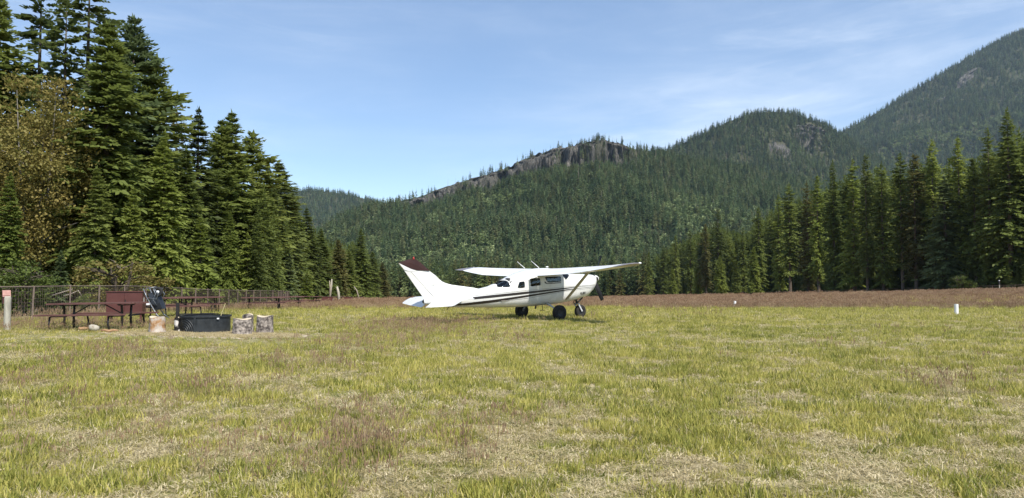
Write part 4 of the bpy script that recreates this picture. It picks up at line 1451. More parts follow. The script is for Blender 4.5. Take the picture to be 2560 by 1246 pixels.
    MB().tube([loc(.90, 0, .92), loc(.84, 0, .66)], .042, 10).build('nose_strut', MATS['dark_metal'], root, smooth=True)
    for s in (1, -1):
        MB().bar(loc(.85, .13 * s, .66), loc(.66, .135 * s, .36), .025, .06, (1, 0, 0)).build('nose_fork', MATS['gear_grey'], root)
    MB().bar(loc(.85, -.15, .67), loc(.85, .15, .67), .08, .05).build('fork_crown', MATS['gear_grey'], root)
    MB().tube([loc(.93, .03, .86), loc(1.06, .03, .72), loc(.90, .03, .64)], .016, 6).build('torque_link', MATS['dark_metal'], root)
    MB().bar(loc(.70, .02, .93), loc(.86, .02, .86), .03, .05).build('steering_collar', MATS['dark_metal'], root)
    # antennas, drain mast and dome on the roof
    for (a0, z0, a1, z1) in ((3.52, 2.12, 3.88, 2.37), (2.82, 2.14, 3.20, 2.41)):
        MB().tube([loc(a0, .05, z0), loc(a1, .05, z1)], [.014, .007], 6).build('antenna', MATS['white_plastic'], root)
    MB().lathe([(.06, 0), (.05, .025), (.001, .04)], loc(2.45, .1, 2.165), 'Z', 12).build('roof_dome', MATS['white_plastic'], root, smooth=True)
    MB().bar(loc(2.93, 0, .66), loc(2.97, 0, .50), .02, .06, (1, 0, 0)).build('belly_antenna', MATS['dark_metal'], root)
    # lettering
    def side_text(body, size, a, z, rfun, mat, tilt=0.0, bold=0.0):
        me = text_mesh(body, size, bold, .15)
        co = np.empty(len(me.vertices) * 3, np.float32); me.vertices.foreach_get('co', co); co = co.reshape(-1, 3)
        ct, sn = math.cos(tilt), math.sin(tilt)
        out = []
        for x, y, _ in co:
            x, y = x * ct - y * sn, x * sn + y * ct
            aa_, zz_ = a - x, z + y
            out.append(loc(aa_, rfun(aa_, zz_), zz_))
        me.vertices.foreach_set('co', np.array(out, np.float32).ravel()); me.update()
        me.materials.clear(); me.materials.append(MATS[mat])
        return me
    link('registration_number', side_text('N774GZ', .13, 7.62, 1.495, lambda a, z: .075, 'decal_grey'), None, fin)
    link('nose_lettering', side_text('BUSH', .135, .92, 1.105, lambda a, z: fus_r(a, z, .005), 'decal_black', .10, .006), None, fo)
    return root


build_plane()


# ------------------------------------------------------------------ left fence and right fence
def build_fence(name, poly, step, h, label, posts_mat, wire_mat, wire=.006, vspace=.10, hspace=.12, far_from=1e9, r=.032):
    root = empty(name, (poly[0][0], poly[0][1], 0))
    P = resample(poly, step)
    o0 = Vector((poly[0][0], poly[0][1], 0))
    post = MB().tube([(0, 0, -.2), (0, 0, 1.0)], r, 7).mesh('post')
    post.materials.append(MATS[posts_mat])
    rail = MB().tube([(0, 0, 0), (1, 0, 0)], r * .62, 6).mesh('top_rail'); rail.materials.append(MATS[posts_mat])
    Z = [gzf(x, y) for x, y in P]
    rng = random.Random(5)
    for (x, y), z in zip(P, Z):
        q = bpy.data.objects.new('post', post); COL.objects.link(q); q.parent = root
        q.location = Vector((x, y, z)) - o0; q.scale = (1, 1, h + rng.uniform(0, .04)); q.rotation_euler = (rng.gauss(0, .015), rng.gauss(0, .015), 0)
    for i in range(len(P) - 1):
        a = Vector((*P[i], Z[i])); b = Vector((*P[i + 1], Z[i + 1]))
        d = b - a
        q = bpy.data.objects.new('top_rail', rail); COL.objects.link(q); q.parent = root
        q.location = a + Vector((0, 0, h - .02)) - o0
        q.rotation_euler = (0, -math.atan2(d.z, math.hypot(d.x, d.y)), math.atan2(d.y, d.x)); q.scale = (d.length, 1, 1)
        mb = MB()
        vs_ = vspace if a.y < far_from else vspace * 2.5
        w = wire if a.y < far_from else wire * 2.2
        nv = max(2, int(d.length / vs_)); nh = int((h - .1) / hspace) if a.y < far_from else int((h - .1) / hspace / 2)
        for k in range(nv):
            p = a + d * ((k + .5) / nv) - o0
            mb.bar(p + Vector((0, 0, .03)), p + Vector((0, 0, h - .03)), w, w, (1, 0, 0))
        for k in range(nh + 1):
            zz = .05 + (h - .10) * k / nh
            mb.bar(a - o0 + Vector((0, 0, zz)), b - o0 + Vector((0, 0, zz + rng.gauss(0, .006))), w, w)
        m = mb.mesh('wire_mesh'); link('wire_mesh', m, MATS[wire_mat], root)
    tag(root, label, 'fence')
    return root


build_fence('wire_fence', LFENCE, lambda y: 1.92 if y < 112 else 4.5, 1.22, 'rusty brown wire fence with tube posts along the left woods', 'fence_rust', 'wire_rust', wire=.007, far_from=75)
build_fence('wire_fence', RFENCE, 5.0, 1.25, 'dark wire fence at the foot of the tall right hand woods', 'fence_rust', 'wire_rust', wire=.02, vspace=.33, hspace=.25, r=.05)


# ------------------------------------------------------------------ picnic ground
def make_table():
    root = empty('picnic_table')
    L = 2.44
    rng = random.Random(3)
    for k in range(5):
        MB().box((rng.uniform(-.01, .01), -.30 + .15 * k, .755), (L, .14, .042)).build('tabletop_plank', MATS['table_brown'], root)
    for s in (-1, 1):
        for k in range(2):
            MB().box((rng.uniform(-.01, .01), s * (.62 + .13 * k), .45), (L, .12, .042)).build('bench_plank', MATS['table_brown'], root)
    for x in (-.83, .83):
        for s in (-1, 1):
            MB().tube([(x, s * .34, .73), (x, s * .20, .70), (x, s * .17, .40), (x, s * .19, -.04)], .030, 8).build('leg', MATS['frame_black'], root, smooth=True)
            MB().tube([(x, s * .10, .40), (x, s * .62, .415), (x, s * .70, .40), (x, s * .74, .20), (x, s * .66, -.04)], .024, 8).build('bench_support', MATS['frame_black'], root, smooth=True)
        sx = -1 if x > 0 else 1
        MB().bar((x + .06 * sx, 0, .42), (x + .62 * sx, 0, .72), .04, .02).build('brace', MATS['frame_black'], root)
        MB().bar((x, -.30, .70), (x, .30, .70), .04, .03).build('crossbar', MATS['frame_black'], root)
    return root


def place_tables():
    proto = make_table()
    g = 'brown picnic tables by the left fence'
    R = [  # px of left end, depth there, px of right end, depth there, label
        (144, 21.4, 354, 20.9, 'nearest brown picnic table in front of the steel locker', .018),
        (368, 27.4, 490, 29.2, 'brown picnic table just behind the black fire ring', -.01),
        (432, 34.2, 560, 34.6, 'brown picnic table partly hidden behind the one at the fire ring', 0),
        (607, 43.5, 715, 44.0, 'brown picnic table standing alone right of the cut stumps', 0),
        (679, 53.0, 760, 54.0, 'faded picnic table behind the lone one, yellow grass before it', 0),
        (724, 61.0, 804, 60.0, 'distant picnic table left of the second brown locker', 0),
        (805, 80.0, 868, 84.0, 'distant picnic table between the second and third lockers', 0),
        (884, 112, 918, 120, 'farthest picnic table right of the third locker', 0),
    ]
    for i, (p0, d0, p1, d1, lab, roll) in enumerate(R):
        a = Vector((xat(p0, d0), d0, 0)); b = Vector((xat(p1, d1), d1, 0))
        c = (a + b) / 2
        o = proto if i == 0 else copy_tree(proto)
        o.location = (c.x, c.y, gzf(c.x, c.y) + .0)
        d = b - a
        o.rotation_euler = (0, -roll, math.atan2(d.y, d.x))
        k = min(max(d.length / 2.44, .9), 1.12); o.scale = (k, 1, 1)
        tag(o, lab, 'picnic table', g)


place_tables()


def make_locker(loc_, rz, w, d, h, leg, label):
    root = empty('steel_locker', loc_, rz)
    b = MB().box((0, 0, leg + h / 2), (w, d, h)).build('cabinet', MATS['locker_brown'], root)
    for s in (-1, 1):
        MB().box((s * (w / 4 - .002), -d / 2 - .012, leg + h / 2 - .01), (w / 2 - .02, .02, h - .06)).build('door', MATS['locker_brown'], b)
    MB().box((.03, -d / 2 - .032, leg + h * .55), (.03, .02, .14)).build('door_handle', MATS['frame_black'], b)
    MB().box((w / 2 + .008, -.08, leg + h * .62), (.012, .05, .16)).build('label_plate', MATS['decal_grey'], b)
    MB().box((0, 0, leg + h + .012), (w + .05, d + .05, .022)).build('lid', MATS['locker_brown'], root)
    for x in (-1, 1):
        for y in (-1, 1):
            MB().box((x * (w / 2 - .05), y * (d / 2 - .05), leg / 2 - .05), (.06, .06, leg + .1)).build('leg', MATS['locker_brown'], root)
    tag(root, label, 'locker', 'brown steel lockers by the left fence')


def lockers():
    for px, D, w, d, h, leg, rz, lab in ((318, 24.3, 1.06, .62, .70, .34, .30, 'largest reddish brown steel locker behind the nearest picnic table'),
                                          (820, 70, 1.0, .6, .62, .12, .15, 'second brown steel locker below the forked grey snag'),
                                          (872, 100, 1.0, .6, .66, .12, .1, 'farthest brown steel locker right of the leaning pale pole')):
        x = xat(px, D)
        make_locker((x, D, gzf(x, D)), rz, w, d, h, leg, lab)


lockers()


def barrow():
    D = 23.6
    x = xat(392, D)
    root = empty('wheelbarrow', (x, D, gzf(x, D)), 0)
    # upended, leaning with handles on the ground to the right
    P = lambda px, py, dy=0: tuple(Vector((xat(px, D), 0, hgt(py, D))) + Vector((-x, dy, -gzf(x, D))))
    tray = MB()
    rows = []
    for px, py, w_ in ((376, 734, .14), (381, 746, .17), (388, 762, .17), (394, 776, .12)):
        c = Vector(P(px, py, .05))
        rows.append([tuple(c + Vector((-.02, -w_, .0))), tuple(c + Vector((.20, -w_ * .7, .05))), tuple(c + Vector((.24, w_ * .7, .05))), tuple(c + Vector((-.02, w_, 0)))])
    tray.grid(rows); tray.f.append((0, 1, 2, 3)); tray.f.append((12, 13, 14, 15))
    t = tray.build('tray', MATS['barrow_grey'], root)
    for dy in (-.24, .18):
        MB().tube([P(369, 722, dy), P(377, 742, dy), P(392, 768, dy), P(405, 787, dy * 1.1), P(418, 797, dy * 1.2)], .017, 8).build('handle', MATS['barrow_tube'], root, smooth=True)
        MB().tube([P(383, 745, dy), P(402, 748, dy), P(406, 735, dy), P(396, 722, dy)], .014, 6).build('leg', MATS['barrow_tube'], root, smooth=True)
    MB().tube([P(374, 722, -.2), P(390, 718, 0), P(404, 722, .15)], .014, 6).build('cross_tube', MATS['barrow_tube'], root, smooth=True)
    MB().tube([P(388, 722, -.1), P(394, 735, -.1), P(388, 750, -.1), P(398, 764, -.1)], .014, 6).build('brace', MATS['barrow_tube'], root, smooth=True)
    c = Vector(P(398, 730, -.05))
    pr = [(.09, -.03), (.13, -.04), (.16, -.02), (.16, .02), (.13, .04), (.09, .03), (.09, -.03)]
    MB().lathe(pr, c, 'Y', 18).build('tyre', MATS['tyre'], root, smooth=True)
    MB().lathe([(.001, -.03), (.045, -.025), (.045, .025), (.001, .03)], c, 'Y', 14).build('wheel_disc', MATS['white_plastic'], root)
    MB().box(P(382, 760, -.26), (.10, .02, .06)).build('grip', MATS['white_plastic'], root)
    tag(root, 'dark upended wheelbarrow of tubes leaning against the right side of the locker', 'wheelbarrow')


barrow()


def stump(px, base_y, wpx, top_y, D, label, lean=0.0, seed=1, split=False, name='cut_stump'):
    x = xat(px, D)
    z = gzf(x, D)
    r = wpx / 2 / F * D * .92
    h = hgt(top_y, D) - z
    root = empty(name, (x, D, z), seed)
    rng = np.random.default_rng(seed)
    n = 26
    ang = np.linspace(0, 2 * np.pi, n, endpoint=False)
    wob = 1 + .10 * (vnoise(np.cos(ang) * 1.6 + 5, np.sin(ang) * 1.6 + 5, seed) - .5) * 2 + .04 * rng.normal(0, 1, n)
    rows = []
    for q, k in ((-.12, 1.16), (0, 1.10), (.12, 1.02), (.5, .97), (.9, .98), (1.0, .95)):
        rows.append([(math.cos(a) * r * w * k + lean * q * h, math.sin(a) * r * w * k, q * h + (.025 * math.sin(a * 2 + seed) if q == 1 else 0) + lean * .3 * math.cos(a) * r * (q == 1)) for a, w in zip(ang, wob)])
    MB().grid(rows, close_u=True).build('bark', MATS['stump_split' if split else 'stump_bark'], root, smooth=True)
    top = rows[-1]
    c = np.mean(np.array(top), axis=0)
    mb = MB(); mb.add([tuple(c + np.array([0, 0, .006]))] + [tuple(np.array(p) * np.array([.985, .985, 1]) + np.array([0, 0, .005])) for p in top], [(0, 1 + k, 1 + (k + 1) % n) for k in range(n)])
    mb.build('cut_face', MATS['cut_wood'], root)
    tag(root, label, 'stump', 'cut stumps around the fire ring')


stump(396, 830, 40, 793, 20.0, 'orange streaked split stump standing left of the fire ring', .02, 4, True)
stump(608, 826, 46, 798, 20.2, 'pale topped stump nearest the right side of the fire ring', .03, 6)
stump(622, 812, 30, 787, 21.2, 'small hollowed stump tucked behind the pale topped one', .0, 8)
stump(664, 822, 45, 791, 20.9, 'flat topped stump farthest right of the fire ring', -.02, 11)
stump(447, 818, 17, 795, 20.6, 'small black and white chunk left of the fire ring', .0, 14, name='firewood_chunk')


def recolor_chunk():
    for o in bpy.data.objects:
        if o.name.startswith('firewood_chunk'):
            o['category'] = 'firewood'; o['group'] = 'firewood'
            del o['group']
            for c in o.children:
                if c.name.startswith('bark'):
                    c.data.materials.clear(); c.data.materials.append(MATS['char_white'])


recolor_chunk()


def fire_ring():
    D = 20.9
    x = xat(517, D)
    z = gzf(x, D)
    root = empty('fire_ring', (x, D, z), 0)
    R, h = .655, .45
    n = 48
    prof = [(R, -.05), (R, h), (R - .012, h), (R - .012, -.05)]
    w = MB().lathe(prof, (0, 0, 0), 'Z', n).build('ring_wall', MATS['steel_black'], root, smooth=False)
    autosmooth(w, 40)
    MB().lathe([(R + .002, h - .03), (R + .03, h - .025), (R + .03, h + .012), (R - .03, h + .012)], (0, 0, 0), 'Z', n).build('rim', MATS['steel_black'], root)
    # stamped arcs on the left front of the wall
    for rad in (.12, .18, .24, .30, .36):
        pts = []
        for k in range(19):
            t = math.pi * k / 18
            s = -.40 + math.cos(t) * rad; zz = .03 + math.sin(t) * rad * 1.02
            if zz > h - .03: zz = h - .03
            a = -math.pi / 2 + s / R
            pts.append((math.cos(a) * (R + .006), math.sin(a) * (R + .006), zz))
        MB().tube(pts, .012, 6).build('pressed_rib', MATS['steel_black'], w)
    a = -math.pi / 2 - .02 / R
    MB().bar((math.cos(a) * (R + .012), math.sin(a) * (R + .012), -.02), (math.cos(a) * (R + .012), math.sin(a) * (R + .012), h), .05, .02, (0, 1, 0)).build('seam_strap', MATS['steel_black'], w)
    a = -math.pi / 2 + .56 / R
    MB().box((math.cos(a) * (R + .034), math.sin(a) * (R + .034), h - .06), (.06, .02, .035), (0, 0, a + math.pi / 2)).build('sticker', MATS['white_plastic'], w)
    # cooking grate on a side post
    g = MB()
    for k in range(9):
        g.bar((-.18 + .06 * k, -.38, h + .06), (-.18 + .06 * k, .1, h + .06), .012, .012)
    for y in (-.38, .1): g.bar((-.20, y, h + .06), (.32, y, h + .06), .02, .02)
    g.build('cooking_grate', MATS['frame_black'], root)
    MB().bar((-.70, -.22, -.02), (-.70, -.22, .82), .07, .07, (0, 1, 0)).build('grate_post', MATS['frame_black'], root)
    MB().bar((-.70, -.22, h + .05), (-.18, -.15, h + .05), .035, .035).build('grate_arm', MATS['frame_black'], root)
    MB().lathe([(.001, .04), (R - .03, .05)], (0, 0, 0), 'Z', 24).build('ash_bed', MATS['stump_bark'], root)
    tag(root, 'black steel fire ring with stamped arcs and cooking grate', 'fire ring')
    s = MB().tube([(xat(543, D) - x, .30, .40), (xat(554, D) - x, .32, hgt(760, D) - z)], [.012, .009], 6).build('roasting_stick', MATS['yellow_stick'], None)
    s.location = (x, D, z)
    tag(s, 'thin yellow stick propped up out of the fire ring', 'stick')


fire_ring()


def bare_patch():
    D = 20.15
    cx = xat(515, D)
    rows = []
    n = 72
    for q in np.linspace(0.0, 1.0, 9):
        row = []
        for k in range(n):
            t = 2 * math.pi * k / n
            e = .82 + .36 * float(fbm(np.array([math.cos(t) * 2.2 + 4]), np.array([math.sin(t) * 2.2 + 4]), 8, 4)[0])
            x = cx + math.cos(t) * 2.75 * q * e; y = D + math.sin(t) * 1.25 * q * e
            row.append((x, y, gzf(x, y) + .012 - .01 * q))
        rows.append(row)
    o = MB().grid(rows, close_u=True).build('bare_ground', pmat('bare_ground', [(.32, (.16, .125, .09)), (.48, (.40, .33, .245)), (.62, (.56, .485, .375))], scale=9, rough=.95, bump=.8, bscale=18, coords='Object', detail=8), None, smooth=True)
    tag(o, kind='structure')


bare_patch()


def log(px0, py0, px1, D, r, mat, label, seed, dz=0.0):
    a = Vector((xat(px0, D), D, 0)); b = Vector((xat(px1, D + .1), D + .1, 0))
    rng = random.Random(seed)
    c = (a + b) / 2
    o = MB().tube([tuple((a + (b - a) * q - c) + Vector((0, 0, r * .7 + rng.gauss(0, .012)))) for q in (0, .2, .45, .7, 1)], [r * .7, r, r * 1.1, r, r * .6], 10).build('firewood_log', MATS[mat], None, smooth=True)
    o.location = (c.x, c.y, gzf(c.x, c.y) + dz)
    tag(o, label, 'log', 'logs lying left of the fire ring')


log(226, 826, 252, 20.1, .085, 'pale_log', 'pale barked log lying on the grass between orange wood', 1, .05)
log(200, 826, 226, 20.3, .045, 'orange_wood', 'crumbling orange log left of the pale barked log', 2, .05)
log(256, 830, 300, 19.8, .032, 'orange_wood', 'thin splintered orange log right of the pale barked log', 3, .04)


def post_box():
    D = 20.6
    x = xat(22, D); z = gzf(x, D)
    n = 14
    rows = []
    h = hgt(741, D) - z
    rng = random.Random(2)
    for q in (-.15, 0, .4, .8, .95, 1.0):
        rr = .085 * (1.05 - .08 * q) * (.75 if q == 1.0 else 1)
        rows.append([(math.cos(6.283 * k / n) * rr * (1 + rng.gauss(0, .05)), math.sin(6.283 * k / n) * rr * (1 + rng.gauss(0, .05)), q * h) for k in range(n)])
    mb = MB().grid(rows, close_u=True); mb.f.append(tuple((len(rows) - 1) * n + k for k in range(n)))
    o = mb.build('wooden_post', MATS['old_post'], None, smooth=True)
    o.location = (x, D, z)
    tag(o, 'thick grey weathered wooden post at the far left edge', 'post')
    D2 = 21.6
    x2 = xat(18, D2); z2 = gzf(x2, D2)
    root = empty('notice_box', (x2, D2, z2), .75)
    root.scale = (.72, .72, 1)
    hb = hgt(744, D2) - z2
    MB().box((.06, .06, hb / 2), (.09, .09, hb + .4)).build('post', MATS['locker_brown'], root)
    MB().box((0, -.02, hb - .06), (.24, .20, .24)).build('box', MATS['locker_brown'], root)
    MB().box((0, -.07, hb + .11), (.28, .02, .22), (-.55, 0, 0)).build('roof_panel', MATS['pink_roof'], root)
    MB().box((0, .10, hb + .12), (.28, .02, .20), (.55, 0, 0)).build('roof_panel', MATS['locker_brown'], root)
    tag(root, 'small box with faded pink roof on a brown post behind the wooden post', 'notice box')


post_box()


def snags():
    for nm, D, pts, rr, mat, lab, forks in (
        ('dead_snag', 76, [(824, 746), (826, 722), (824, 702)], (.11, .09, .05), 'dead_wood', 'forked grey brown snag rising behind the second locker', [(828, 740), (829, 715), (829.5, 698)]),
        ('leaning_pole', 82, [(848, 748), (846, 732), (842.5, 717)], (.16, .14, .10), 'pale_log', 'pale pole leaning left between the second and third lockers', None),
        ('fallen_branch', 108, [(900, 742), (892, 727), (885, 717), (883, 720)], (.10, .08, .06, .03), 'dead_wood', 'bent bare grey branch above the far end of the left fence', None)):
        x = xat(pts[0][0], D); z = gzf(x, D)
        P = [tuple(at(a, b, D) - Vector((x, D, z))) for a, b in pts]
        P[0] = (P[0][0], P[0][1], -.1)
        root = empty(nm, (x, D, z))
        MB().tube(P, rr, 8).build('stem', MATS[mat], root, smooth=True)
        if forks:
            Q = [tuple(at(a, b, D) - Vector((x, D, z))) for a, b in forks]
            Q[0] = (.02, 0, .1)
            MB().tube(Q, [.08, .07, .05], 8).build('fork', MATS['pale_log'], root, smooth=True)
        tag(root, lab, 'snag')
    # fallen branches leaning on the fence at the left
    for (pts, D, lab) in (([(132, 739), (160, 730), (182, 723)], 27.6, 'bare grey branch slanting up on the fence left of the locker'),
                           ([(160, 741), (178, 735), (196, 727), (205, 741)], 28.0, 'bare twig curving over the fence beside the grey branch')):
        x = xat(pts[0][0], D); z = hgt(pts[0][1], D)
        o = MB().tube([tuple(at(a, b, D) - Vector((x, D, z))) for a, b in pts], [.03, .025, .015, .01][:len(pts)], 6).build('bare_branch', MATS['dead_wood'], None, smooth=True)
        o.location = (x, D, z)
        tag(o, lab, 'branch')


snags()


def markers():
    # tall white tube markers
    for px, D, w, h, lab in ((2388, 33.6, .085, .50, 'white tube marker standing in the grass at right, the larger one'),
                             (1836, 52.5, .085, .47, 'smaller white tube marker in the brown grass right of the aeroplane')):
        x = xat(px, D); z = gzf(x, D)
        root = empty('field_marker', (x, D, z))
        MB().lathe([(w, -.05), (w, h), (w - .008, h), (w - .008, h - .15)], (0, 0, 0), 'Z', 20).build('tube', MATS['marker_white'], root, smooth=False)
        MB().lathe([(w + .004, .03), (w + .006, .0), (w + .006, -.04)], (0, 0, 0), 'Z', 20).build('collar', MATS['old_post'], root)
        autosmooth(root.children[0], 40)
        tag(root, lab, 'marker', 'white tube markers on the field')
    for px, py, lab in ((2393, 732, 'small white dome marker far off above the larger tube marker'), (2109, 732, 'small white dome marker at the far edge under the tall conifers'), (1617, 746, 'small pale dome marker in brown grass just right of the propeller')):
        D = 100 if px > 1700 else 88
        x = xat(px, D); z = gzf(x, D)
        root = empty('field_dome', (x, D, z + .12))
        MB().lathe([(.17, 0), (.16, .08), (.12, .17), (.05, .22), (.001, .23)], (0, 0, 0), 'Z', 14).build('dome', MATS['marker_white'], root, smooth=True)
        MB().lathe([(.21, -.02), (.21, .0), (.165, .012)], (0, 0, 0), 'Z', 14).build('flange', MATS['marker_white'], root)
        MB().tube([(0, 0, -.25), (0, 0, 0)], .03, 8).build('stem', MATS['marker_white'], root)
        tag(root, lab, 'marker', 'small white domes along the far field edge')
    D = 149.5
    x = xat(2497, D); z = gzf(x, D)
    root = empty('wooden_post', (x, D, z))
    MB().tube([(0, 0, -.2), (0, 0, 1.35)], .10, 8).build('shaft', MATS['old_post'], root)
    MB().box((0, 0, 1.75), (.18, .18, .8)).build('dark_collar', MATS['frame_black'], root)
    MB().box((0, 0, 2.2), (.2, .2, .12)).build('cap', MATS['marker_white'], root)
    tag(root, 'pale banded post on the right hand fence near the right edge', 'post')


markers()


# ------------------------------------------------------------------ grass
def tuft(seed, n=14, h=.11, spread=.07, lean=.5, w=.006, bend=.5, flat=False):
    rng = np.random.default_rng(seed)
    V, Fq = [], []
    for k in range(n):
        a = rng.random() * 6.283; r = spread * math.sqrt(rng.random())
        p = np.array([math.cos(a) * r, math.sin(a) * r, -.01])
        az = rng.random() * 6.283
        ln = abs(rng.normal(0, lean))
        hh = h * rng.uniform(.55, 1.15)
        d0 = np.array([math.cos(az) * math.sin(min(ln, 1.45)), math.sin(az) * math.sin(min(ln, 1.45)), math.cos(min(ln, 1.45))])
        d1 = d0 + np.array([math.cos(az), math.sin(az), -.6]) * bend * rng.uniform(.2, 1); d1 /= np.linalg.norm(d1)
        if flat: d0[2] = abs(d0[2]) * .25 + .05; d1[2] = d1[2] * .2 - .02; p[2] = .01 + .02 * rng.random()
        s = np.array([-math.sin(az + rng.normal(0, .7)), math.cos(az + rng.normal(0, .7)), 0])
        m = p + d0 * hh * .55; t = m + d1 * hh * .5
        b = len(V); ww = w * rng.uniform(.7, 1.3)
        V += [p - s * ww, p + s * ww, m + s * ww * .8, m - s * ww * .8, t + s * ww * .15, t - s * ww * .15]
        Fq += [(b, b + 1, b + 2, b + 3), (b + 3, b + 2, b + 4, b + 5)]
    return np.array(V), np.array(Fq)


def seed_tuft(seed, n=8, h=.17, spread=.12, head=.055, w=.0022, hw=.0045):
    """upright stalks with feathery heads: returns stalk and head quads"""
    rng = np.random.default_rng(seed)
    V, Fq, mi = [], [], []
    for k in range(n):
        a = rng.random() * 6.283; r = spread * math.sqrt(rng.random())
        p = np.array([math.cos(a) * r, math.sin(a) * r, -.01])
        az = rng.random() * 6.283; ln = abs(rng.normal(0, .13))
        d = np.array([math.cos(az) * ln, math.sin(az) * ln, 1.0]); d /= np.linalg.norm(d)
        hh = h * rng.uniform(.6, 1.15)
        sa = rng.random() * 3.14
        s = np.array([math.cos(sa), math.sin(sa), 0])
        t = p + d * hh
        b = len(V)
        V += [p - s * w, p + s * w, t + s * w * .7, t - s * w * .7]
        Fq.append((b, b + 1, b + 2, b + 3)); mi.append(0)
        for q in range(3):
            c = t + d * head * (.1 + .3 * q) + rng.normal(0, .006, 3)
            sa2 = sa + q * 1.1
            s2 = np.array([math.cos(sa2), math.sin(sa2), 0]); b = len(V)
            V += [c - d * head * .35, c + s2 * hw, c + d * head * .5, c - s2 * hw]
            Fq.append((b, b + 1, b + 2, b + 3)); mi.append(1)
    return np.array(V), np.array(Fq), mi


def grassmat(name, cols, trans=.3, nscale=.5, var=.7, rough=.55):
    return leafmat(name, cols, trans, nscale, rough, var, .2)


grassmat('blade_green', [(.160, .180, .036), (.265, .275, .056), (.40, .385, .088)], .42, var=.95)
grassmat('blade_yellow', [(.29, .28, .062), (.43, .395, .096), (.57, .50, .155)], .42, var=.9)
grassmat('blade_straw', [(.36, .295, .150), (.50, .42, .235), (.62, .535, .345)], .35, var=.9)
grassmat('seed_red', [(.24, .155, .095), (.325, .215, .135), (.41, .295, .185)], .35)
grassmat('seed_stalk', [(.22, .20, .070), (.32, .275, .12), (.42, .35, .18)], .35)


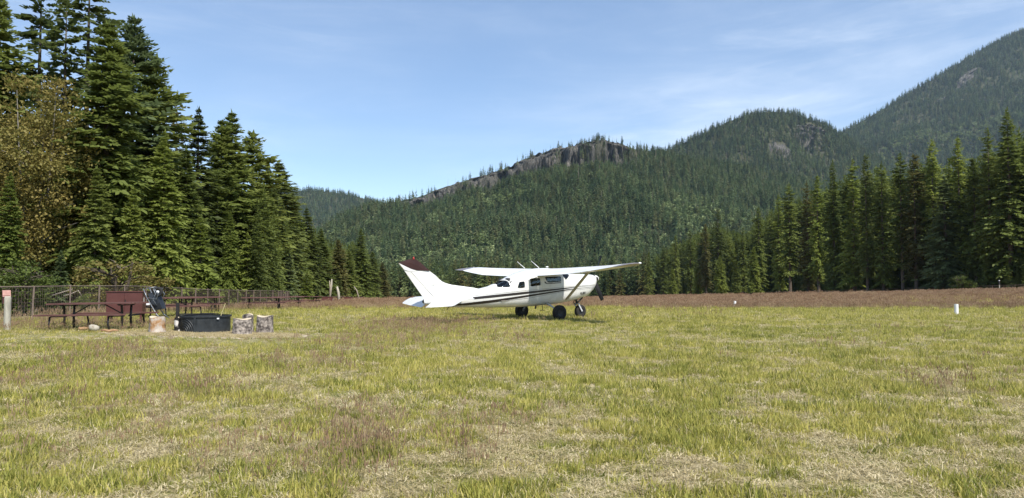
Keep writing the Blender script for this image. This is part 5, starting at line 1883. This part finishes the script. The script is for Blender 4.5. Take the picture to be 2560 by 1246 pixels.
def grass():
    rng = np.random.default_rng(5)
    S = []

    def mk(i, V, Fq, mats, mi=None):
        me = npmesh('grass_tuft', V, Fq)
        for m in mats: me.materials.append(MATS[m])
        if mi is not None: me.polygons.foreach_set('material_index', mi)
        o = bpy.data.objects.new('tuft_%02d' % i, me); S.append(o)
    k = 0
    for s in range(3): mk(k, *tuft(10 + s, 19, .072, .08, .6, .0038), ['blade_green']); k += 1       # 0-2
    for s in range(3): mk(k, *tuft(20 + s, 18, .076, .085, .65, .0038), ['blade_yellow']); k += 1      # 3-5
    for s in range(3): mk(k, *tuft(30 + s, 20, .085, .10, 1.2, .0034, .6, True), ['blade_straw']); k += 1   # 6-8
    for s in range(2): mk(k, *tuft(40 + s, 13, .095, .08, .7, .0036), ['blade_straw']); k += 1           # 9-10
    for s in range(2):
        V, Fq, mi = seed_tuft(50 + s); mk(k, V, Fq, ['seed_stalk', 'seed_red'], mi); k += 1              # 11-12
    for s in range(2):
        V, Fq, mi = seed_tuft(60 + s, 16, .24, .26, .08, .006, .014); mk(k, V, Fq, ['seed_stalk', 'seed_red'], mi); k += 1   # 13-14 big far clumps
    for s in range(2): mk(k, *tuft(70 + s, 22, .15, .16, .5, .011), ['blade_yellow']); k += 1             # 15-16 coarse for distance
    for s in range(2): mk(k, *tuft(80 + s, 22, .14, .16, .5, .011), ['blade_green']); k += 1              # 17-18
    PT, IX, SC_ = [], [], []

    def zone(y0, y1, dens, coarse=False, spread=.78):
        n = int((y1 ** 2 - y0 ** 2) * spread * dens)
        Y = np.sqrt(rng.uniform(y0 ** 2, y1 ** 2, n)); X = rng.uniform(-spread, spread, n) * Y
        ok = X > fence_x(LFENCE, Y) - 1.5
        ok &= ~((Y > 130) & (X > fence_x(RFENCE, Y)))
        return X[ok], Y[ok]

    def fields(X, Y):
        lush = .5 * fbm(X * .14 + 3, Y * .14, 12, 3) + .5 * fbm(X * .9 + 3, Y * .9, 13, 3)                # broad green / yellow
        patch = .45 * fbm(X * 1.1, Y * 1.1, 31, 2) + .55 * fbm(X * 3.6, Y * 3.6, 33, 3)                  # half-metre bare patches
        redn = fbm(X * .28 + 9, Y * .28, 44, 4)
        return lush, patch, redn
    # deliberate stands of seed-head stalks and dark tufts seen in the photograph
    stands = [(900, 1110, 130, 60, 1.0), (640, 1150, 120, 40, .5), (430, 1000, 170, 28, .7), (1180, 1120, 90, 40, .6), (300, 905, 120, 25, .5), (1050, 830, 160, 16, .9), (700, 930, 160, 16, .35),
              (1240, 1060, 110, 25, .4), (120, 960, 120, 40, .4), (960, 870, 120, 20, .4)]

    def stand_w(X, Y):
        w = np.zeros(len(X))
        pxs = 1280 + X / Y * F; pys = YH + EYE / Y * F
        for (a, b, sx, sy, m) in stands:
            D = EYE * F / (b - YH); x0 = xat(a, D); rx = sx / F * D; y1 = EYE * F / (b - sy - YH); ry = max(abs(y1 - D), .5)
            w = np.maximum(w, m * np.exp(-((X - x0) / rx) ** 2 - ((Y - D) / ry) ** 2))
        return w
    STRAW = (xat(520, 19.8), 19.95, 2.5, .95)

    def straw_w(X, Y):
        return np.exp(-(((X - STRAW[0]) / STRAW[2]) ** 4) - ((Y - STRAW[1]) / STRAW[3]) ** 4)

    for y0, y1, dens, sc in ((4.0, 9, 270, 1.0), (9, 16, 150, 1.15), (16, 28, 80, 1.2), (28, 46, 28, 1.7)):
        X, Y = zone(y0, y1, dens)
        lush, patch, redn = fields(X, Y)
        r = rng.random(len(X))
        right = sstep(-2, 12, X)
        p_bare = .85 * sstep(.52, .40, patch) * np.interp(Y, [5, 8, 14, 24, 40], [1.0, .8, .6, .42, .15])
        straw = r < p_bare
        green_p = np.clip(.38 + 1.6 * (lush - .5) + .04 * right, .08, .85)
        green_p = np.where(Y > 24, green_p * .55, green_p)
        ix = np.where(rng.random(len(X)) < green_p, rng.integers(0, 3, len(X)), rng.integers(3, 6, len(X)))
        ix = np.where(rng.random(len(X)) < .13, rng.integers(9, 11, len(X)), ix)
        ix = np.where(straw, rng.integers(6, 9, len(X)), ix)
        sw = stand_w(X, Y)
        rd = rng.random(len(X)) < np.clip(.20 * sw + .08 * sstep(.60, .75, redn) * (1 - right * .7), 0, .4)
        ix = np.where(rd, rng.integers(11, 13, len(X)), ix)
        sp = straw_w(X, Y)
        ix = np.where(rng.random(len(X)) < sp * .95, rng.integers(6, 11, len(X)), ix)
        s = sc * rng.uniform(.65, 1.25, len(X)) * np.where(ix < 6, .75 + .6 * sstep(.35, .65, patch), 1)
        drop = (rng.random(len(X)) < .08 * p_bare)
        keep = ~drop
        PT.append(np.stack([X, Y, gz(X, Y)], -1)[keep]); IX.append(ix[keep]); SC_.append(s[keep])
    n = 6500
    X = STRAW[0] + rng.uniform(-1, 1, n) * STRAW[2] * 1.05; Y = STRAW[1] + rng.uniform(-1, 1, n) * STRAW[3]
    ok = straw_w(X, Y) > .35 + .3 * rng.random(n)
    X, Y = X[ok], Y[ok]
    PT.append(np.stack([X, Y, gz(X, Y) + .02], -1)); IX.append(rng.integers(6, 11, len(X))); SC_.append(rng.uniform(.7, 1.3, len(X)))
    # long tan grass left standing between the nearest table and the fence
    n = 4200
    X = rng.uniform(-15.5, -9.6, n); Y = rng.uniform(19.9, 24.5, n)
    ix = np.where(rng.random(n) < .10, rng.integers(11, 13, n), np.where(rng.random(n) < .45, rng.integers(9, 11, n), rng.integers(3, 6, n)))
    LONG = (np.stack([X, Y, gz(X, Y)], -1), ix, rng.uniform(.75, 1.2, n))
    # longer grass in the picnic corner and along the fence
    n = 9000
    Y = rng.uniform(18, 70, n); X = fence_x(LFENCE, Y) + rng.uniform(-2.0, 1.0, n) ** 1 * 1.0 + np.abs(rng.normal(0, 1.2, n))
    ix = np.where(rng.random(n) < .12, rng.integers(11, 13, n), np.where(rng.random(n) < .6, rng.integers(3, 6, n), rng.integers(0, 3, n)))
    PT.append(np.stack([X, Y, gz(X, Y)], -1)); IX.append(ix); SC_.append(rng.uniform(1.2, 2.2, n))
    # unmown strip: yellow-green fringe, then red-brown seed heads towards the far side
    for y0, y1, dens, sc in ((40, 62, 9, 1.0), (62, 100, 4.2, 1.35), (100, 170, 1.5, 1.9), (170, 460, .16, 3.0)):
        X, Y = zone(y0, y1, dens)
        redn = fbm(X * .05 + 2, Y * .03, 63, 4)
        nb = fbm(X * .10, Y * .10, 65, 4)
        edge = 49 + (nb - .5) * 26 - 6 * sstep(2, -12, X)
        red = rng.random(len(X)) < sstep(-5, 12, Y - edge) * .92
        tanl = rng.random(len(X)) < .22 + .5 * sstep(.45, .62, redn) + .4 * sstep(0, -22, X) * sstep(110, 60, Y)
        ix = np.where(red, np.where(tanl, rng.integers(15, 17, len(X)), rng.integers(13, 15, len(X))), np.where(rng.random(len(X)) < .65, rng.integers(15, 17, len(X)), rng.integers(17, 19, len(X))))
        s = sc * rng.uniform(.7, 1.25, len(X))
        PT.append(np.stack([X, Y, gz(X, Y)], -1)); IX.append(ix); SC_.append(s)
    P = np.concatenate(PT); ix = np.concatenate(IX); s = np.concatenate(SC_)
    n = len(P)
    # keep the fire ring and stump footprints clear
    cx = xat(517, 20.9)
    keep = ((P[:, 0] - cx) ** 2 + (P[:, 1] - 20.9) ** 2) > .74 ** 2
    P, ix, s = P[keep], ix[keep], s[keep]; n = len(P)
    # trampled short round the fire ring
    tr_ = np.exp(-((P[:, 0] - cx) / 4.2) ** 4 - ((P[:, 1] - 19.4) / 2.2) ** 4)
    s = s * (1 - .5 * tr_)
    P = np.concatenate([P, LONG[0]]); ix = np.concatenate([ix, LONG[1]]); s = np.concatenate([s, LONG[2]]); n = len(P)
    rot = np.stack([rng.normal(0, .06, n), rng.normal(0, .06, n), rng.random(n) * 6.28], -1)
    zs = s * rng.uniform(.8, 1.2, n)
    scatter('meadow_grass', P, rot, np.stack([s, s, zs], -1), ix, S, 'mixed green, straw and red brown meadow grass over the whole field')
    print('tufts', n)


grass()


# ------------------------------------------------------------------ haze
def haze():
    x0, x1, y0, y1, z0, z1 = -6400, 6400, -6400, 6400, -30, 2200
    me = MB().box(((x0 + x1) / 2, (y0 + y1) / 2, (z0 + z1) / 2), (x1 - x0, y1 - y0, z1 - z0)).mesh('haze')
    m, nt, out = mat_new('haze_air')
    v = nt.nodes.new('ShaderNodeVolumePrincipled')
    v.inputs['Color'].default_value = (.62, .80, 1.0, 1)
    v.inputs['Density'].default_value = 0.000034
    v.inputs['Anisotropy'].default_value = 0.2
    nt.links.new(v.outputs[0], out.inputs['Volume'])
    o = link('haze', me, m)
    tag(o, 'thin blue summer haze filling the valley air', kind='stuff')


haze()
